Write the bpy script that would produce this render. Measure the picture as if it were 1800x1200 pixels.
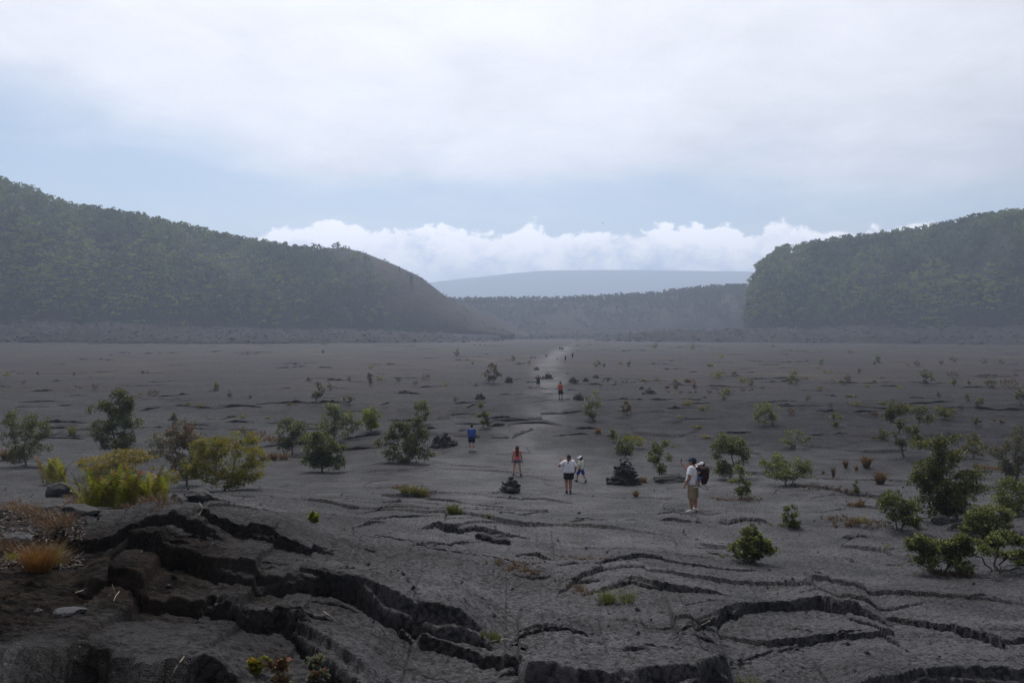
import bpy, math, random
import numpy as np
from mathutils import Vector, Matrix, Euler

for o in list(bpy.data.objects):
    bpy.data.objects.remove(o)
SC = bpy.context.scene
C = SC.collection
R = math.radians
rng = np.random.default_rng(7)

# ---------------------------------------------------------------- camera
CAM_Z = 7.5
PITCH = math.atan(22 / 1400)
cam = bpy.data.cameras.new('camera')
cam.lens = 28.0
cam.sensor_width = 36.0
cam.clip_start = 0.1
cam.clip_end = 20000
camo = bpy.data.objects.new('camera', cam)
C.objects.link(camo)
camo.location = (0, 0, CAM_Z)
camo.rotation_euler = (math.pi / 2 - PITCH, 0, 0)
SC.camera = camo

SC.render.engine = 'CYCLES'
SC.cycles.use_denoising = True
SC.cycles.denoising_prefilter = 'NONE'
SC.cycles.max_bounces = 6
SC.cycles.diffuse_bounces = 3
SC.cycles.glossy_bounces = 2
SC.cycles.transmission_bounces = 3
SC.cycles.volume_bounces = 1
SC.cycles.transparent_max_bounces = 8
SC.view_settings.view_transform = 'Standard'
SC.view_settings.look = 'None'
SC.view_settings.exposure = 0.0
SC.view_settings.gamma = 1.0
SC.view_settings.use_curve_mapping = False


# ---------------------------------------------------------------- node maths
class S:
    """A node socket with arithmetic."""
    def __init__(self, nt, sock):
        self.nt, self.k = nt, sock

    def op(self, name, *others):
        n = self.nt.nodes.new('ShaderNodeMath')
        n.operation = name
        for i, v in enumerate((self,) + others):
            if isinstance(v, S):
                self.nt.links.new(v.k, n.inputs[i])
            else:
                n.inputs[i].default_value = v
        return S(self.nt, n.outputs[0])

    def __add__(self, o): return self.op('ADD', o)
    __radd__ = __add__
    def __mul__(self, o): return self.op('MULTIPLY', o)
    __rmul__ = __mul__
    def __sub__(self, o): return self.op('SUBTRACT', o)
    def __rsub__(self, o): return (self * -1.0) + o
    def __truediv__(self, o): return self.op('DIVIDE', o)
    def __rtruediv__(self, o):
        n = self.nt.nodes.new('ShaderNodeMath')
        n.operation = 'DIVIDE'
        n.inputs[0].default_value = o
        self.nt.links.new(self.k, n.inputs[1])
        return S(self.nt, n.outputs[0])

    def __pow__(self, o): return self.op('POWER', o)
    def max(self, o): return self.op('MAXIMUM', o)
    def min(self, o): return self.op('MINIMUM', o)

    def ramp(self, a, b, lo=0.0, hi=1.0):
        n = self.nt.nodes.new('ShaderNodeMapRange')
        n.interpolation_type = 'SMOOTHSTEP'
        self.nt.links.new(self.k, n.inputs[0])
        for i, v in ((1, a), (2, b), (3, lo), (4, hi)):
            n.inputs[i].default_value = v
        return S(self.nt, n.outputs[0])


def put(nt, v, sock):
    if isinstance(v, S):
        nt.links.new(v.k, sock)
    elif isinstance(v, (tuple, list)) and len(v) == 3 and sock.type == 'RGBA':
        sock.default_value = (*v, 1)
    else:
        sock.default_value = v


def noise(nt, vec, scale, detail=4.0, rough=0.55, dist=0.0):
    n = nt.nodes.new('ShaderNodeTexNoise')
    put(nt, vec, n.inputs['Vector'])
    n.inputs['Scale'].default_value = scale
    n.inputs['Detail'].default_value = detail
    n.inputs['Roughness'].default_value = rough
    n.inputs['Distortion'].default_value = dist
    return S(nt, n.outputs['Fac'])


def mixc(nt, f, a, b):
    n = nt.nodes.new('ShaderNodeMix')
    n.data_type = 'RGBA'
    put(nt, f, n.inputs[0])
    put(nt, a, n.inputs[6])
    put(nt, b, n.inputs[7])
    return S(nt, n.outputs[2])


def combine(nt, x, y, z):
    n = nt.nodes.new('ShaderNodeCombineXYZ')
    for i, v in enumerate((x, y, z)):
        put(nt, v, n.inputs[i])
    return S(nt, n.outputs[0])


def separate(nt, v):
    n = nt.nodes.new('ShaderNodeSeparateXYZ')
    nt.links.new(v.k, n.inputs[0])
    return [S(nt, n.outputs[i]) for i in range(3)]


def mapping(nt, v, scale=(1, 1, 1)):
    n = nt.nodes.new('ShaderNodeMapping')
    nt.links.new(v.k, n.inputs[0])
    n.inputs['Scale'].default_value = scale
    return S(nt, n.outputs[0])


# ---------------------------------------------------------------- sky
SUN_EL, SUN_AZ = R(52), R(-10)          # azimuth measured from +Y towards +X
SKY_GAIN = 1.0
W = bpy.data.worlds.new('World')
SC.world = W
W.use_nodes = True
nt = W.node_tree
nt.nodes.clear()
out = nt.nodes.new('ShaderNodeOutputWorld')
bg = nt.nodes.new('ShaderNodeBackground')
nt.links.new(bg.outputs[0], out.inputs[0])
sky = nt.nodes.new('ShaderNodeTexSky')
sky.sky_type = 'NISHITA'
sky.sun_disc = False
sky.sun_elevation = SUN_EL
sky.sun_rotation = SUN_AZ
sky.air_density = 1.0
sky.dust_density = 0.6
tc = nt.nodes.new('ShaderNodeTexCoord')
DIR = S(nt, tc.outputs['Generated'])
dx, dy, dz = separate(nt, DIR)
az = dx.op('ARCTAN2', dy)
el = dz.op('ARCSINE')
# cosine of the angle to the sun
sd = (math.sin(SUN_AZ) * math.cos(SUN_EL), math.cos(SUN_AZ) * math.cos(SUN_EL), math.sin(SUN_EL))
cs = dx * sd[0] + dy * sd[1] + dz * sd[2]
# clear sky, the Nishita sky at background strength 0.1
vm = nt.nodes.new('ShaderNodeVectorMath')
vm.operation = 'SCALE'
nt.links.new(sky.outputs[0], vm.inputs[0])
vm.inputs['Scale'].default_value = 1.0
clear = S(nt, vm.outputs[0])
# high overcast sheet on a plane above
k = 1.0 / (dz.max(0.0) + 0.16)
PL = combine(nt, dx * k, dy * k, 0.0)
n_big = noise(nt, PL, 1.15, 5, 0.55, 0.35)
n_soft = noise(nt, PL, 2.6, 5, 0.6, 0.3)
hole = (((az + 0.60) / 0.26) ** 2.0 + ((el - 0.19) / 0.085) ** 2.0).ramp(0.0, 2.2, 1.0, 0.0)
hole2 = (((az - 0.02) / 0.50) ** 2.0 + ((el - 0.150) / 0.040) ** 2.0).ramp(0.0, 1.6, 1.0, 0.0)
cov = (n_big + el.ramp(0.10, 0.30, -0.03, 0.42) - hole * 0.44 - hole2 * 0.22).ramp(0.15, 0.85)
glow = cs.ramp(0.15, 1.0)
sheet_b = 3.3 + glow * 7.9 + (n_soft - 0.5) * 4.2 + (n_big - 0.5) * 3.0
sheet = mixc(nt, glow, (0.92, 0.955, 1.06), (0.975, 0.980, 1.03))
vs = nt.nodes.new('ShaderNodeVectorMath'); vs.operation = 'SCALE'
nt.links.new(sheet.k, vs.inputs[0]); nt.links.new(sheet_b.k, vs.inputs['Scale'])
col = mixc(nt, cov, clear, S(nt, vs.outputs[0]))
# bank of cumulus along the horizon
fc = nt.nodes.new('ShaderNodeFloatCurve')
cur = fc.mapping.curves[0]
TOPS = [(-900, 415), (-300, 395), (300, 418), (430, 416), (500, 402), (560, 388), (600, 388), (640, 396), (700, 405), (770, 394), (840, 404),
        (900, 412), (918, 394), (935, 389), (950, 396), (975, 412), (1040, 412), (1100, 408), (1160, 398), (1220, 394),
        (1270, 392), (1310, 408), (1345, 402), (1380, 391), (1420, 403), (1470, 412), (1540, 400), (1620, 396), (1700, 404), (2300, 398), (2700, 412)]
pts = []
for px, py in TOPS:
    a = math.atan((px - 900) / 1400)
    e = math.atan((578 - py) / 1400 * math.cos(a))
    pts.append(((a + 1.0) / 2.0, e / 0.2))
while len(cur.points) < len(pts):
    cur.points.new(0.5, 0.5)
for p, (x, y) in zip(cur.points, pts):
    p.location = (x, y)
    p.handle_type = 'AUTO'
fc.mapping.update()
put(nt, (az + 1.0) * 0.5, fc.inputs['Value'])
top = S(nt, fc.outputs[0]) * 0.2
SPH = combine(nt, az, el * 1.35, 0.0)
puff = noise(nt, SPH, 30.0, 7, 0.62, 0.3)
puff2 = noise(nt, SPH, 9.0, 5, 0.55, 0.2)
bank = (top - el + (puff - 0.5) * 0.060).ramp(-0.001, 0.006)
bank = bank * (el + (puff2 - 0.5) * 0.045).ramp(0.050, 0.068)
lit = (puff2 * 0.75 + puff * 0.5 + (el - 0.07) * 4.0).ramp(0.46, 0.80)
CUM = mixc(nt, lit, (3.6, 4.9, 7.6), (15.5, 15.1, 15.3))
col = mixc(nt, bank * 0.92, col, CUM)
nt.links.new(col.k, bg.inputs[0])
bg.inputs[1].default_value = 0.10 * SKY_GAIN

# ---------------------------------------------------------------- sun behind thin cloud
sl = bpy.data.lights.new('sun', 'SUN')
sl.energy = 3.0
sl.angle = R(5)
sl.color = (1.0, 0.96, 0.90)
so = bpy.data.objects.new('sun', sl)
C.objects.link(so)
so.rotation_euler = Vector(sd).to_track_quat('Z', 'Y').to_euler()
so.location = (0, 0, 300)


# ---------------------------------------------------------------- object helpers
def link(o, parent=None):
    C.objects.link(o)
    if parent is not None:
        o.parent = parent
    return o


def tag(o, label=None, cat=None, group=None, kind=None):
    for k_, v in (('label', label), ('category', cat), ('group', group), ('kind', kind)):
        if v:
            o[k_] = v
    return o


def mesh_obj(name, verts, faces, mat=None, parent=None, smooth=False):
    me = bpy.data.meshes.new(name)
    verts = np.asarray(verts, dtype=np.float64)
    if isinstance(faces, np.ndarray):
        nf, kk = faces.shape
        me.vertices.add(len(verts))
        me.vertices.foreach_set('co', verts.astype(np.float32).ravel())
        me.loops.add(nf * kk)
        me.loops.foreach_set('vertex_index', faces.astype(np.int32).ravel())
        me.polygons.add(nf)
        me.polygons.foreach_set('loop_start', np.arange(0, nf * kk, kk, dtype=np.int32))
        me.update(calc_edges=True)
    else:
        me.from_pydata([tuple(v) for v in verts], [], faces)
    if smooth and len(me.polygons):
        me.polygons.foreach_set('use_smooth', np.ones(len(me.polygons), dtype=bool))
    if mat:
        for m in (mat if isinstance(mat, (list, tuple)) else [mat]):
            me.materials.append(m)
    o = bpy.data.objects.new(name, me)
    return link(o, parent)


def set_attr(o, name, vals):
    a = o.data.attributes.new(name, 'FLOAT', 'POINT')
    a.data.foreach_set('value', np.asarray(vals, dtype=np.float32))


def empty(name, loc, rz=0.0):
    o = bpy.data.objects.new(name, None)
    o.empty_display_size = 0.2
    o.location = loc
    o.rotation_euler = (0, 0, rz)
    return link(o)


class MB:
    """Collects triangles and quads of several shapes into one mesh."""
    def __init__(self):
        self.v, self.f, self.n, self.t = [], [], 0, []

    def add(self, verts, faces, tint=0.5):
        verts = np.asarray(verts, float)
        self.v.append(verts)
        self.f += [tuple(i + self.n for i in f) for f in faces]
        self.n += len(verts)
        self.t.append(np.full(len(verts), tint))

    def tube(self, pts, rad, sides=5, tint=0.5):
        pts = [np.asarray(p, float) for p in pts]
        if not hasattr(rad, '__len__'):
            rad = [rad] * len(pts)
        rings = []
        for i, p in enumerate(pts):
            d = pts[min(i + 1, len(pts) - 1)] - pts[max(i - 1, 0)]
            d = d / (np.linalg.norm(d) + 1e-9)
            a = np.cross(d, (0.31, 0.95, 0.07))
            a /= np.linalg.norm(a) + 1e-9
            b = np.cross(d, a)
            th = np.arange(sides) * 2 * math.pi / sides
            rings.append(p + rad[i] * (np.cos(th)[:, None] * a + np.sin(th)[:, None] * b))
        v = np.concatenate(rings)
        f = []
        for i in range(len(pts) - 1):
            for s in range(sides):
                f.append((i * sides + s, i * sides + (s + 1) % sides, (i + 1) * sides + (s + 1) % sides, (i + 1) * sides + s))
        f.append(tuple(range(sides - 1, -1, -1)))
        f.append(tuple((len(pts) - 1) * sides + s for s in range(sides)))
        self.add(v, f, tint)

    def build(self, name, mat, parent=None, smooth=False, tint=False):
        o = mesh_obj(name, np.concatenate(self.v), self.f, mat, parent, smooth)
        if tint:
            set_attr(o, 'tint', np.concatenate(self.t))
        return o


# ---------------------------------------------------------------- numpy noise
_p = np.random.default_rng(11).permutation(256)
PERM = np.concatenate([_p, _p, _p]).astype(np.int32)
_a = np.random.default_rng(12).uniform(0, 2 * math.pi, 256)
GX, GY = np.cos(_a), np.sin(_a)


def perlin(x, y, seed=0):
    x = np.asarray(x, float) + seed * 17.31
    y = np.asarray(y, float) + seed * 9.77
    xi, yi = np.floor(x), np.floor(y)
    xf, yf = x - xi, y - yi
    xi = xi.astype(np.int64) & 255
    yi = yi.astype(np.int64) & 255
    u = xf * xf * xf * (xf * (xf * 6 - 15) + 10)
    v = yf * yf * yf * (yf * (yf * 6 - 15) + 10)
    def g(ix, iy, fx, fy):
        h = PERM[PERM[ix & 255] + (iy & 255)]
        return GX[h] * fx + GY[h] * fy
    a = g(xi, yi, xf, yf)
    b = g(xi + 1, yi, xf - 1, yf)
    c = g(xi, yi + 1, xf, yf - 1)
    d = g(xi + 1, yi + 1, xf - 1, yf - 1)
    return (a + u * (b - a)) * (1 - v) + (c + u * (d - c)) * v


def fbm(x, y, octv=4, seed=0, gain=0.5):
    s, amp = 0, 1.0
    for i in range(octv):
        s = s + amp * perlin(x * 2 ** i, y * 2 ** i, seed + i * 3)
        amp *= gain
    return s


def sstep(a, b, x):
    t = np.clip((x - a) / (b - a), 0, 1)
    return t * t * (3 - 2 * t)


# ---------------------------------------------------------------- camera rays
def ray(px, py):
    u, v = (px - 900) / 1400.0, (600 - py) / 1400.0
    cp, sp = math.cos(PITCH), math.sin(PITCH)
    return u, cp + v * sp, -sp + v * cp


def project(X, Y, Z):
    cp, sp = math.cos(PITCH), math.sin(PITCH)
    z = Z - CAM_Z
    dep = Y * cp - z * sp
    v = Y * sp + z * cp
    return 900 + 1400 * X / dep, 600 - 1400 * v / dep


def at_depth(px, py, y):
    """The point of the ray through a pixel at distance y ahead."""
    a, b, c = ray(px, py)
    return Vector((a / b * y, y, CAM_Z + c / b * y))
# ---------------------------------------------------------------- materials of rock and earth
def new_mat(name):
    m = bpy.data.materials.new(name)
    m.use_nodes = True
    t = m.node_tree
    return m, t, t.nodes['Principled BSDF']


def geom_pos(t):
    g = t.nodes.new('ShaderNodeNewGeometry')
    return S(t, g.outputs['Position'])


def attr(t, name):
    a = t.nodes.new('ShaderNodeAttribute')
    a.attribute_name = name
    return S(t, a.outputs['Fac'])


def bump(t, height, strength, dist, prev=None):
    b = t.nodes.new('ShaderNodeBump')
    b.inputs['Strength'].default_value = strength
    b.inputs['Distance'].default_value = dist
    put(t, height, b.inputs['Height'])
    if prev is not None:
        t.links.new(prev, b.inputs['Normal'])
    return b.outputs[0]


def make_lava():
    m, t, b = new_mat('lava_crust')
    P = geom_pos(t)
    big = noise(t, P, 0.05, 4, 0.6)
    mid = noise(t, P, 0.9, 5, 0.6)
    grain = noise(t, P, 15.0, 5, 0.8)
    fine = noise(t, P, 75.0, 2, 0.6)
    streak = noise(t, mapping(t, P, (0.05, 0.6, 1.0)), 1.0, 5, 0.65)
    brown, trail, dry, near_crust = attr(t, 'brown'), attr(t, 'trail'), attr(t, 'dry'), attr(t, 'near_crust')
    vg = t.nodes.new('ShaderNodeTexVoronoi')
    wob = t.nodes.new('ShaderNodeVectorMath'); wob.operation = 'ADD'
    t.links.new(P.k, wob.inputs[0])
    wn = t.nodes.new('ShaderNodeTexNoise'); wn.inputs['Scale'].default_value = 7.0; wn.inputs['Detail'].default_value = 2.0
    t.links.new(P.k, wn.inputs['Vector'])
    ws = t.nodes.new('ShaderNodeVectorMath'); ws.operation = 'SCALE'; ws.inputs['Scale'].default_value = 0.16
    t.links.new(wn.outputs['Color'], ws.inputs[0]); t.links.new(ws.outputs[0], wob.inputs[1])
    t.links.new(wob.outputs[0], vg.inputs['Vector'])
    vg.inputs['Scale'].default_value = 15.0
    knob = 1.0 - S(t, vg.outputs['Distance'])
    f = (mid * 0.40 + grain * 0.45 + knob * 0.28).ramp(0.48, 0.63)
    c = mixc(t, f, (0.0050, 0.0047, 0.0055), (0.0465, 0.0440, 0.0490))
    plate = noise(t, mapping(t, P, (0.6, 1.0, 1.0)), 0.33, 4, 0.6)
    dk = t.nodes.new('ShaderNodeVectorMath'); dk.operation = 'SCALE'
    t.links.new(c.k, dk.inputs[0]); t.links.new((plate.ramp(0.33, 0.67, 0.65, 1.25) * (near_crust * 1.1 + 1.0)).k, dk.inputs['Scale'])
    c = S(t, dk.outputs[0])
    c = mixc(t, (big * 0.5 + streak * 0.5).ramp(0.35, 0.65) * 0.5 * (1.0 - near_crust * 0.8), c, (0.024, 0.0205, 0.0205))
    # far floor: weathered brownish crust with streaks of dry moss
    c = mixc(t, dry * streak.ramp(0.3, 0.7, 0.6, 1.0), c, mixc(t, streak.ramp(0.3, 0.7), (0.0165, 0.0130, 0.0132), (0.061, 0.0470, 0.0430)))
    olive = noise(t, mapping(t, P, (0.07, 0.035, 1.0)), 1.0, 5, 0.65).ramp(0.52, 0.66)
    c = mixc(t, dry * olive * 0.55, c, (0.072, 0.060, 0.034))
    c = mixc(t, trail * 0.62, c, (0.076, 0.072, 0.077))
    moss = noise(t, P, 2.3, 5, 0.65)
    cb = mixc(t, moss.ramp(0.4, 0.65), (0.008, 0.006, 0.005), (0.033, 0.024, 0.018))
    c = mixc(t, brown, c, cb)
    # pale specks of lichen and grit
    v = t.nodes.new('ShaderNodeTexVoronoi')
    t.links.new(P.k, v.inputs['Vector'])
    v.inputs['Scale'].default_value = 16.0
    d = S(t, v.outputs['Distance'])
    vc = separate(t, S(t, v.outputs['Color']))[0]
    speck = d.ramp(0.10, 0.20, 1.0, 0.0) * vc.ramp(0.88, 0.94)
    c = mixc(t, speck * 0.6, c, (0.20, 0.195, 0.19))
    t.links.new(c.k, b.inputs['Base Color'])
    b.inputs['Roughness'].default_value = 0.55
    t.links.new((near_crust * 0.28 + trail * 0.10 + 0.025).k, b.inputs['Specular IOR Level'])
    n = bump(t, mid, 0.5, 0.08)
    n = bump(t, knob, 0.9, 0.035, n)
    n = bump(t, grain, 1.0, 0.05, n)
    n = bump(t, fine, 1.0, 0.03, n)
    t.links.new(n, b.inputs['Normal'])
    return m


def make_rock(name, a, bcol, scale=6.0, rough=0.9):
    m, t, b = new_mat(name)
    tcn = t.nodes.new('ShaderNodeTexCoord')
    P = S(t, tcn.outputs['Object'])
    n1 = noise(t, P, scale, 5, 0.6)
    n2 = noise(t, P, scale * 5, 3, 0.6)
    oi = t.nodes.new('ShaderNodeObjectInfo')
    rnd = S(t, oi.outputs['Random'])
    f = (n1 * 0.6 + n2 * 0.25 + rnd * 0.3).ramp(0.35, 0.8)
    t.links.new(mixc(t, f, a, bcol).k, b.inputs['Base Color'])
    b.inputs['Roughness'].default_value = rough
    n = bump(t, n1, 0.6, 0.06)
    t.links.new(bump(t, n2, 0.7, 0.02, n), b.inputs['Normal'])
    return m


LAVA = make_lava()
ROCK = make_rock('cairn_rock', (0.010, 0.0095, 0.010), (0.036, 0.034, 0.036))
RUBBLE = make_rock('rubble_rock', (0.008, 0.007, 0.007), (0.120, 0.105, 0.102), 0.5)

# ---------------------------------------------------------------- shape of the crater floor
_ky = [-60, -6, 0, 4, 7, 9, 13, 17, 20, 26, 30, 35, 40, 46, 55, 65, 76, 88, 102, 130]
_kz = [9.0, 6.6, 5.9, 4.9, 4.0, 3.5, 3.05, 2.5, 2.12, 1.53, 1.0, 0.45, 0.0, -0.5, -0.88, -0.35, 0.45, 0.25, 0.0, 0.0]
_ty = np.linspace(-60, 140, 4001)
_tz = np.interp(_ty, _ky, _kz)
_kern = np.hanning(81); _kern /= _kern.sum()
_tz = np.convolve(np.pad(_tz, 40, mode='edge'), _kern, mode='valid')


def base(X, Y):
    X, Y = np.asarray(X, float), np.asarray(Y, float)
    z = np.interp(Y, _ty, _tz)
    # rise on the left of the near slope, and the shoulder at the left edge
    z = z + 1.25 * np.exp(-(((X + 8.5) / 5.5) ** 2) / 2 - (((Y - 13) / 9.0) ** 2) / 2)
    z = z - 0.45 * np.exp(-(((X - 9) / 5.0) ** 2) / 2 - (((Y - 17) / 7.0) ** 2) / 2)
    # slow swells
    z = z + 0.38 * fbm(X / 14.0, Y / 14.0, 2, 5) * sstep(14, 30, Y) * (1 - sstep(120, 200, Y))
    z = z + 0.20 * perlin(X / 4.5, Y / 4.5, 8) * sstep(5, 10, Y) * (1 - sstep(60, 90, Y))
    z = z + 0.35 * fbm(X / 40.0, Y / 40.0, 2, 3) * sstep(60, 120, Y)
    # the floor lifts towards the foot of the left wall
    z = z + 2.2 * sstep(0.30, 0.75, -X / (Y + 1)) * sstep(200, 420, Y)
    return z


def at(px, py, lift=0.0, fn=None):
    """Ground point seen at a photograph pixel."""
    a, b, c = ray(px, py)
    Yd = np.geomspace(5.0, 1200.0, 1500)
    X = Yd * a / b
    zr = CAM_Z + Yd * c / b
    g = (fn or base)(X, Yd) + lift
    hit = np.nonzero(zr < g)[0]
    i = hit[0] if len(hit) else len(Yd) - 1
    if i > 0:
        d0, d1 = zr[i - 1] - g[i - 1], zr[i] - g[i]
        tt = d0 / (d0 - d1 + 1e-9)
        y = Yd[i - 1] + (Yd[i] - Yd[i - 1]) * min(max(tt, 0), 1)
    else:
        y = Yd[0]
    x = y * a / b
    return Vector((x, y, float((fn or base)(np.array([x]), np.array([y]))[0])))


# the fan-shaped grid of the floor: rows by distance, columns by bearing
OFF = 5.0
def make_rows():
    ys = [-4.6, -4, -3, -2, -1, 0, 1, 2, 3, 4, 4.6, 5, 5.3, 5.5, 5.65, 5.75]
    y = 5.8
    while y < 640:
        ys.append(y)
        h = max(CAM_Z - float(np.interp(y, _ty, _tz)), 3.0)
        px = 0.52 if y < 60 else 0.60
        dyy = px * y * y / (796 * h)
        if y > 300:
            dyy = max(dyy, 6.0)
        y += max(min(dyy, 9.0), 0.011)
    ys += [660, 700, 760, 840, 940, 1060, 1200]
    return np.array(ys)


ROWS = make_rows()
_in = np.linspace(-0.70, 0.70, 1090)
COLS = np.concatenate([np.linspace(-1.35, -0.71, 40), _in, np.linspace(0.71, 1.35, 40)])
YY, UU = np.meshgrid(ROWS, COLS, indexing='ij')
XX = UU * (YY + OFF)
ZZ = base(XX, YY)
LOCAL = np.zeros_like(ZZ)


def to_grid(px, py, lift=0.0):
    p = at(px, py, lift)
    return p.x / (p.y + OFF), p.y, p.x


def FW(h):
    return 1.0 if h < .24 else 2.6


# Edges traced along the tops of broken crust. (points, rise, decay length behind, slot width, slot depth, ends: taper left/right)
def scarp(points, h, L, slot=0.05, deep=0.25, taper=(0.06, 0.06), seed=0, rag=1.0, hump=0.0):
    """Lift the crust behind a line and open a slot at its foot; h < 0 lifts the near side instead."""
    g = [to_grid(px, py, max(h, 0) * 0.9) for px, py in points]
    us = np.array([q[0] for q in g]); yc = np.array([q[1] for q in g])
    o = np.argsort(us); us, yc = us[o], yc[o]
    j0, j1 = np.searchsorted(COLS, us[0]), np.searchsorted(COLS, us[-1])
    if j1 - j0 < 3:
        return
    cu = COLS[j0:j1]
    line = np.interp(cu, us, yc)
    tt = (cu - us[0]) / (us[-1] - us[0])
    arc = cu * (line + OFF)
    scale = np.median(yc)
    rg = rag * (0.06 + 0.25 * abs(h))
    line = line + rg * fbm(arc * 0.7, arc * 0 + seed + .37, 2, seed, 0.45) * 0.8 * (scale / 12) ** 0.5
    kr = np.random.default_rng(seed + 900)
    for sp_, am_ in ((1.1, .11), (0.42, .06), (0.17, .035)):
        kn = np.cumsum(kr.uniform(.4, 1.6, int((abs(arc[-1] - arc[0]) + 4) / sp_) + 6) * sp_) + arc.min() - 2
        line = line + rag * am_ * min(1.0, .3 + abs(h) * 3.2) * np.interp(arc, kn, kr.uniform(-1, 1, len(kn))) * (scale / 12) ** 0.5
    slope = np.gradient(np.interp(cu, us, yc), arc)
    cosf = 1 / np.sqrt(1 + np.clip(slope, -2.5, 2.5) ** 2)
    ta, tb = min(.45, taper[0] * 2.2), min(.45, taper[1] * 2.2)
    env = sstep(0, ta + 1e-6, tt) * (1 - sstep(1 - tb - 1e-6, 1, tt))
    hv = h * env * np.clip(0.9 + 0.6 * fbm(arc * 0.5, arc * 0 + .41, 2, seed + 40), .3, 1.4)
    r0, r1 = np.searchsorted(ROWS, line.min() - max(4 * L, 1)), np.searchsorted(ROWS, line.max() + 5 * L)
    s = (ROWS[r0:r1, None] - line[None, :]) * cosf[None, :]
    cell = np.gradient(ROWS)[r0:r1, None]
    wx, wy = XX[r0:r1, j0:j1], YY[r0:r1, j0:j1]
    kk = min(1.0, 0.25 + abs(h) * 3) * rag
    s = s + kk * (0.05 * perlin(wx / 0.55, wy / 0.45, seed + 1) + 0.06 * perlin(wx / 0.21, wy / 0.18, seed + 2) + 0.05 * perlin(wx / 0.10, wy / 0.09, seed + 4)) * (scale / 12) ** 0.5
    if h >= 0:
        up = np.maximum(0, 1 - np.maximum(s, 0) / (2.2 * L)) * np.clip((s + .06 * h * FW(h)) / (.06 * h * FW(h)), 0, 1)
        rnd = np.sqrt(np.clip(s / 0.16, 0, 1))          # rounded lip
        kn = np.cumsum(kr.uniform(.3, 1.4, 200) * .5) + arc.min() - 1
        shelf = np.clip(np.interp(arc, kn, kr.uniform(-.6, 1, 200)), 0, 1) * min(.5, h * 0.9) * (scale / 12) ** .5
        part = np.clip(np.interp(arc, kn + .21, kr.uniform(.2, .75, 200)), 0, 1)
        kw = max(3, int(len(cu) / max(arc[-1] - arc[0], .1) * 1.3)) | 1
        kk_ = np.hanning(kw + 2)[1:-1]; kk_ /= kk_.sum()
        hv_s = np.convolve(np.pad(hv, kw // 2, mode='edge'), kk_, mode='valid')[:len(hv)]
        hv2 = hv_s + (hv - hv_s) * np.exp(-np.maximum(s, 0) / .35)
        d = hv2 * up * (0.90 + 0.10 * rnd)
        d = d + hv * part * np.clip((s + shelf[None, :] + .06 * h * FW(h)) / (.06 * h * FW(h)), 0, 1) * (1 - np.clip((s + .06 * h * FW(h)) / (.06 * h * FW(h)), 0, 1))
        s = s + shelf[None, :] * (s <= 0)
        d = d + hump * env * np.exp(-((s - L * 0.6) / L) ** 2)
    else:
        d = -hv * np.exp(np.minimum(s, 0) / L) * (s < 0)
    w = np.maximum(slot * (0.6 + 0.9 * np.abs(perlin(arc * 1.2, arc * 0 + .3, seed + 9)))[None, :], cell * 0.9)
    inside = (s <= -.06 * max(h, 0) * FW(h)) & (s > -w - .06 * max(h, 0) * FW(h))
    d = np.where(inside, d - deep * env, d)
    # thin shade of grit swept from the foot
    LOCAL[r0:r1, j0:j1] += d


def crack(points, w=0.06, deep=0.3, seed=0, rag=1.0, lip=0.02):
    scarp(points, lip, 0.5, w, deep, (0.1, 0.1), seed, rag)


# foreground ledges, upper left to lower right
scarp([(90, 915), (128, 941), (187, 940), (251, 929), (292, 935), (350, 940), (394, 946), (420, 950)], 0.22, 1.8, 0.20, 0.14, (0.03, 0.10), 1, 0.5)
scarp([(344, 904), (364, 926), (379, 934), (437, 938), (500, 952), (560, 964), (612, 974)], 0.21, 2.2, 0.08, 0.12, (0.05, 0.25), 2, 0.5)
scarp([(270, 868), (320, 876), (370, 872), (415, 878)], 0.18, 1.4, 0.08, 0.06, (0.15, 0.15), 33)
scarp([(186, 942), (222, 964), (292, 981), (350, 993), (408, 1004), (467, 1018), (502, 1023), (567, 1031), (637, 1045), (698, 1064), (742, 1076), (800, 1091), (858, 1104), (890, 1113)],
      0.27, 2.6, 0.14, 0.14, (0.04, 0.05), 3, 0.5)
scarp([(124, 992), (175, 1007), (239, 1013), (262, 1034), (321, 1040), (379, 1048), (423, 1072), (500, 1080), (537, 1098), (572, 1121), (613, 1142), (654, 1165), (690, 1190)],
      0.29, 1.8, 0.16, 0.12, (0.04, 0.05), 4, 0.5)
scarp([(500, 1040), (560, 1052), (640, 1082), (700, 1108), (728, 1124)], 0.06, 0.5, 0.16, 0.40, (0.2, 0.05), 5)
scarp([(-120, 1135), (0, 1145), (58, 1136), (125, 1130), (181, 1133), (248, 1153), (300, 1150), (350, 1146), (414, 1153), (450, 1180)], 0.34, 1.4, 0.40, 0.14, (0.02, 0.1), 6, 0.35)
scarp([(731, 1100), (800, 1118), (858, 1133), (887, 1142), (922, 1148)], 0.20, 0.40, 0.10, 0.05, (0.03, 0.05), 7)
scarp([(912, 1152), (958, 1153), (1017, 1164), (1075, 1171), (1163, 1166), (1221, 1167), (1250, 1159), (1297, 1156)], 0.36, 1.5, 0.35, 0.1, (0.02, 0.03), 8, 0.5)
scarp([(890, 1128), (923, 1121), (987, 1117), (1031, 1114), (1063, 1110)], 0.09, 0.6, 0.07, 0.22, (0.08, 0.15), 9)
scarp([(1165, 1112), (1221, 1098), (1279, 1077), (1338, 1061), (1400, 1054), (1440, 1050), (1475, 1060), (1519, 1069), (1551, 1076), (1577, 1078)], 0.20, 0.8, 0.09, 0.24, (0.12, 0.06), 10, 0.5, hump=0.08)
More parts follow.
